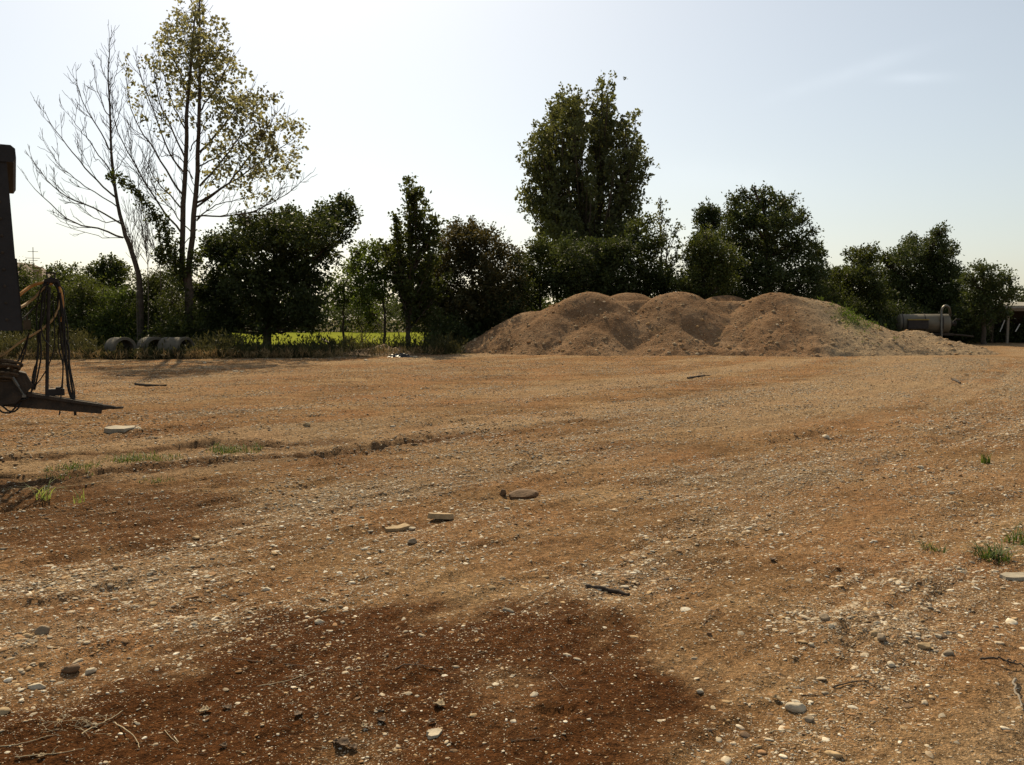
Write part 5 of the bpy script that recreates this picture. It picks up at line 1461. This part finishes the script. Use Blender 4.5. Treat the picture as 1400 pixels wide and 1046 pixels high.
stick('iron_rod', 'long thin dark rod lying far out on the yard, farther of two', 'rod', [(160, 514), (187, 516), (213, 517)], .030, 'wood_dark')
stick('iron_rod', 'short dark plank like rod lying beyond the drawbar, nearer of two', 'rod', [(185, 527.5), (206, 528), (228, 528)], .035, 'wood_dark')
stick('branch', 'dark stick lying far out in front of the heap', 'stick', [(940, 518), (956, 517), (971, 514)], .03, 'wood_dark')
stick('branch', 'short dark stick on the right side of the yard before the heap', 'stick', [(1302, 520), (1308, 522), (1313, 525)], .035, 'wood_dark')
stick('twig', 'thin forked dark twig lying in mid yard gravel', 'twig', [(712, 616), (722, 620), (735, 624), (741, 627)], .009, 'wood_dark', forks=1, seed=3)
stick('twig', 'long thin pale twig lying across the left damp soil', 'twig', [(318, 901), (350, 906), (392, 911), (445, 915)], .0038, 'twig', .008, 1, seed=4)
stick('twig', 'crooked pale twig just below the long thin twig', 'twig', [(352, 940), (378, 935), (402, 929), (430, 919)], .0042, 'straw', .006, 2, seed=5)
stick('twig', 'brown forked twig in the middle of the damp patch', 'twig', [(540, 916), (556, 910), (580, 912), (604, 917)], .005, 'twig', .008, 2, seed=6)
stick('twig', 'curved buff twig near the bottom left corner', 'twig', [(155, 990), (172, 1002), (184, 1013), (191, 1024)], .005, 'straw', .01, 0, seed=7, arch=.01)
stick('twig', 'long buff stalk lying along the bottom left corner', 'twig', [(20, 1037), (50, 1036), (85, 1030), (116, 1024)], .0045, 'straw', .006, 1, seed=8)
stick('twig', 'long stalk running left out of the straw tangle', 'twig', [(0, 1022), (30, 1018), (62, 1010), (80, 1005)], .004, 'straw', .006, 0, seed=9)
stick('twig', 'thick buff stalk crossing the straw tangle', 'twig', [(112, 1006), (130, 996), (148, 986), (168, 977)], .006, 'straw', .012, 1, seed=10)
stick('twig', 'two pronged straw in dark soil right of the straw tangle', 'twig', [(225, 1000), (232, 1008), (243, 1018)], .003, 'straw', .008, 0, seed=11)
stick('twig', 'bright short straw beside the two pronged straw', 'twig', [(238, 1009), (241, 1013), (244, 1017)], .003, 'stone_pale', .012, 0, seed=12)
stick('twig', 'thin stalk lying right of the pale dry island in damp soil', 'twig', [(755, 924), (765, 934), (775, 942), (810, 944)], .003, 'twig', .008, 0, seed=13)
stick('twig', 'long fine stalk near the bottom middle', 'twig', [(698, 1014), (715, 1013), (740, 1010)], .003, 'twig', .006, 0, seed=14)
stick('twig', 'dark twig between pebble cluster and large tapered stone', 'twig', [(1139, 942), (1158, 936), (1184, 932)], .006, 'wood_dark', .01, 1, seed=15)
stick('twig', 'fine dark twig above the large pale tapered stone', 'twig', [(1095, 952), (1120, 953), (1140, 955)], .004, 'wood_dark', .008, 1, seed=16)
stick('root', 'forked dark root at the right frame edge', 'root', [(1340, 904), (1362, 908), (1380, 913), (1402, 914)], .009, 'wood_dark', .015, 3, seed=17, arch=.02)
stick('root', 'curved tan root cut by the right frame edge', 'root', [(1388, 932), (1386, 945), (1389, 958), (1398, 970)], .010, 'wood_grey', .015, 0, seed=18, arch=.02)
stick('twig', 'pale short twig below the large tapered stone', 'twig', [(1053, 1003), (1062, 1000), (1092, 1001)], .005, 'straw', .008, 0, seed=19)
stick('twig', 'fine curved twig lying on dry soil right of the timber stake', 'twig', [(962, 855), (966, 848), (976, 842), (990, 839)], .003, 'twig', .006, 0, seed=20)
# tangle of straw: each stalk of its own
r_ = np.random.default_rng(31)
for i in range(34):
    x0, y0 = r_.uniform(50, 135), r_.uniform(978, 1006); a = r_.uniform(-1.2, 1.2); L_ = r_.uniform(10, 26)
    stick('straw_stalk', 'thin bent straw stalk in the tangle on dark soil at bottom left', 'straw', [(x0, y0), (x0 + L_ * .5 * math.cos(a) + r_.normal(0, 3), y0 + L_ * .3 * math.sin(a)), (x0 + L_ * math.cos(a), y0 + L_ * .55 * math.sin(a))], .0022, 'straw', .006 + .02 * r_.random(), 0, 'straw stalks of the tangle', 40 + i, .02 * r_.random())
# small bits of straw lying about the damp patch
for i in range(46):
    x0, y0 = r_.uniform(90, 1080), r_.uniform(880, 1042); a = r_.uniform(-.8, .8); L_ = r_.uniform(7, 20)
    stick('straw_bit', 'fine short straw lying on the dark damp soil', 'straw', [(x0, y0), (x0 + L_ * .5, y0 + L_ * .2 * a), (x0 + L_, y0 + L_ * .4 * a + r_.normal(0, 1))], .0014 + .0012 * r_.random(), 'straw' if i % 3 else 'twig', .004, 0, 'straw bits on the damp soil', 80 + i, .008 * r_.random())
for lab, px_, py_, w_, m_, sd2, cu in (('curled pale dry leaf in the middle of the damp patch', 601, 966, 22, 'dry_leaf', 3, .9), ('dark crumpled leaf left of the curled pale leaf', 521, 987, 18, 'dry_leaf_dark', 4, 1.2), ('small folded buff leaf left of the dark crumpled leaf', 498, 995, 12, 'dry_leaf', 5, 1.3), ('dark folded leaf above the pale stone chip', 590, 989, 14, 'dry_leaf_dark', 6, 1.4),
                                       ('large dark shrivelled leaf near the bottom middle', 466, 1020, 30, 'dry_leaf_dark', 7, 1.2), ('small dark leaf next to the large shrivelled one', 482, 1024, 18, 'dry_leaf_dark', 8, .9), ('tan curled leaf among the straw bits on damp soil', 280, 974, 20, 'dry_leaf', 9, .8), ('dark lump like leaf near the bottom left', 305, 1022, 14, 'dry_leaf_dark', 10, 1.6),
                                       ('reddish curled leaf in the bottom left corner', 58, 1036, 14, 'dry_leaf', 11, .9), ('dark curled leaf lying alone on the dry right half of the yard', 1056, 767, 14, 'dry_leaf_dark', 12, 1.3), ('dull brown leaf fragment under the long thin twig', 310, 970, 18, 'dry_leaf_dark', 13, .8), ('pale brown leaf at the right border of the damp patch', 1062, 957, 14, 'dry_leaf', 14, .9),
                                       ('brown leaf fragment below the crooked pale twig', 408, 979, 18, 'dry_leaf_dark', 15, .9)):
    dead_leaf(lab, px_, py_, w_, m_, sd2, cu)

tuft('grass_tuft', 'tall pale green grass plant with arching blades on the left dirt', 58, 682, 20, .28, .07, 'grass_pale', seed=1, wid=.006, lean=1.2, tint=1.0)
tuft('grass_tuft', 'small pale green grass sprout right of the tall arching one', 108, 690, 11, .17, .05, 'grass_pale', seed=2, wid=.006, lean=.6, tint=.75)
tuft('grass_tuft', 'large bushy grass tuft near the right frame edge', 1356, 764, 120, .17, .12, seed=3, wid=.0035, lean=1.2, tint=.45)
tuft('grass_tuft', 'grass tuft half cut by the right frame edge behind the bushy one', 1394, 742, 60, .19, .10, seed=4, wid=.0035, lean=1.1, tint=.45)
tuft('grass_tuft', 'small low grass tuft left of the bushy one', 1276, 752, 40, .09, .08, seed=5, wid=.0035, lean=1.2, tint=.45)
tuft('grass_tuft', 'upright little weed on the right gravel', 1348, 633, 26, .17, .05, seed=6, wid=.007, lean=.5, tint=.3)
for i, (px_, py_, n_, h_, s_, lab) in enumerate([(100, 641, 90, .08, .24, 'low grass patch between the two ruts at the left'), (205, 629, 110, .09, .30, 'low grass patch along the upper rut near the slab'), (170, 631, 60, .08, .22, 'thin grass patch left of the one near the slab'), (322, 618, 120, .09, .28, 'greenest low grass patch at the right end of the upper rut'),
                                                  (215, 659, 36, .06, .15, 'sparse grass sprouts below the lower rut'), (85, 657, 50, .06, .25, 'dull sparse grass in the lower rut at the left'), (300, 616, 30, .07, .12, 'small grass patch beside the greenest one')]):
    tuft('grass_patch', lab, px_, py_, n_ * 2, h_ * 1.25, s_ * 1.2, seed=20 + i, wid=.004, lean=.8, cat='grass patch', tint=.35)['kind'] = 'stuff'
hp = at(1166, 452, HD - 1.2)
G = MB()
n = 90; x = hp[0] + r_.normal(0, .45, n); y = HD - 1.2 + r_.normal(0, 1.1, n); z = pile_h(x, y)
sprays(G, np.stack([x, y, z], 1), unit(r_.normal(0, .4, (n, 3)) + (0, 0, 1)), r_, 7, .2, .06, .16, .25, .4, .25, -.2)
tag(G.build('heap_weeds', M['grass'], None, (hp[0], HD - 1.2, float(pile_h(np.array([hp[0]]), np.array([HD - 1.2]))[0])), attr=True), 'patch of short green weeds growing on the right flank of the heap', 'weeds', kind='stuff')

# rubbish at the edge of the yard
c = gp(515, 487); base = (c[0], c[1] + 1.2, 0)
xg, yg = np.meshgrid(np.linspace(-2.8, 2.8, 70), np.linspace(-1.5, 1.7, 44))
hz = .42 * np.exp(-((xg / 1.6) ** 2 + (yg / .8) ** 2)) * (1 + .5 * fbm(xg * 2, yg * 2, 402, 4)) + .09 * fbm(xg * 5, yg * 5, 403, 3) * np.exp(-((xg / 1.9) ** 2 + (yg / .9) ** 2)) - .05
fi = (np.arange(43)[:, None] * 70 + np.arange(69)[None]).ravel()
mb = MB(); mb.add(np.stack([xg + base[0], yg + base[1], hz], -1).reshape(-1, 3), np.stack([fi, fi + 1, fi + 71, fi + 70], 1))
tag(mb.build('soil_mound', M['stone_brown'], None, base, smooth=True), 'low dark soil mound dumped at the yard edge before the meadow', 'mound')
for i, (a, b2, z_, rad, m_, lab) in enumerate([((512, 482), (548, 487), .22, .05, 'wood_grey', 'grey weathered plank slanting off the soil mound'), ((520, 485), (575, 489), .08, .045, 'wood_grey', 'second weathered plank lying lower beside the soil mound'), ((440, 472), (470, 477), .18, .05, 'concrete_pale', 'pale beam lying on the back of the soil mound')]):
    p, q = gp(*a), gp(*b2); mb = MB(); ax_ = unit(q - p); sd3 = np.cross(ax_, UP)
    mb.box((p + q) / 2 + (0, 0, z_), np.linalg.norm(q - p), .16, .05, np.stack([ax_, sd3, UP], 1) @ np.array(Matrix.Rotation(.06, 3, 'Y')))
    tag(mb.build('plank', M[m_], None, (p + q) / 2), lab, 'plank')
p = gp(546, 489); xg, yg = np.meshgrid(np.linspace(-.5, .5, 26), np.linspace(-.3, .3, 16)); ed = np.clip(1 - (np.abs(xg) / .5) ** 4, 0, 1) * np.clip(1 - (np.abs(yg) / .3) ** 4, 0, 1)
fi = (np.arange(15)[:, None] * 26 + np.arange(25)[None]).ravel(); mb = MB()
mb.add(np.stack([xg * (1 + .2 * fbm(xg * 4, yg * 4, 405, 2)) + p[0], yg + p[1], (.06 + .26 * np.abs(fbm(xg * 4, yg * 5, 404, 3))) * ed], -1).reshape(-1, 3), np.stack([fi, fi + 1, fi + 27, fi + 26], 1))
o = tag(mb.build('plastic_sheet', M['plastic_black'], None, p, smooth=False), 'crumpled shiny black plastic sheet at the foot of the soil mound', 'plastic sheet'); o.modifiers.new('thick', 'SOLIDIFY').thickness = .004
for i, (px_, py_, w_, m_, lab) in enumerate([(453, 470, 11, 'stone_pale', 'whitish rubble lump on top of the soil mound'), (568, 489, 9, 'stone_pale', 'pale rubble lump right of the black plastic sheet'), (500, 493, 8, 'stone_pale', 'small white rubble lump in front of the soil mound'), (322, 508, 9, 'stone_pale', 'white flat rubble piece far out on the left yard'), (330, 510, 7, 'stone_pale', 'smaller white rubble piece beside the white flat one'),
                                              (168, 499, 6, 'stone_pale', 'small white stone in front of the leftmost pipe'), (280, 497, 7, 'stone_pale', 'pale stone before the pipe under the twin trunk tree'), (1258, 640, 12, 'stone_pale', 'pale rounded stone on the right gravel left of the upright weed'), (1288, 644, 12, 'stone_tan', 'buff stone on the right gravel below the upright weed'), (1129, 599, 15, 'stone_pale', 'flat whitish stone in the right mid distance'),
                                              (1301, 676, 11, 'stone_pale', 'pale stone alone on right gravel above the bushy grass'), (537, 583, 10, 'stone_pale', 'pale stone in the left mid distance gravel'), (420, 582, 16, 'stone_tan', 'flat buff stone in the left mid distance gravel'), (268, 738, 14, 'stone_tan', 'flat buff stone in the reddish soil below the ruts'), (214, 682, 10, 'stone_pale', 'whitish stone below the sparse grass sprouts')]):
    rock('stone', lab, 'stone', px_, py_, w_, .45, m_, 860 + i, 1.3, i * .9, .2)
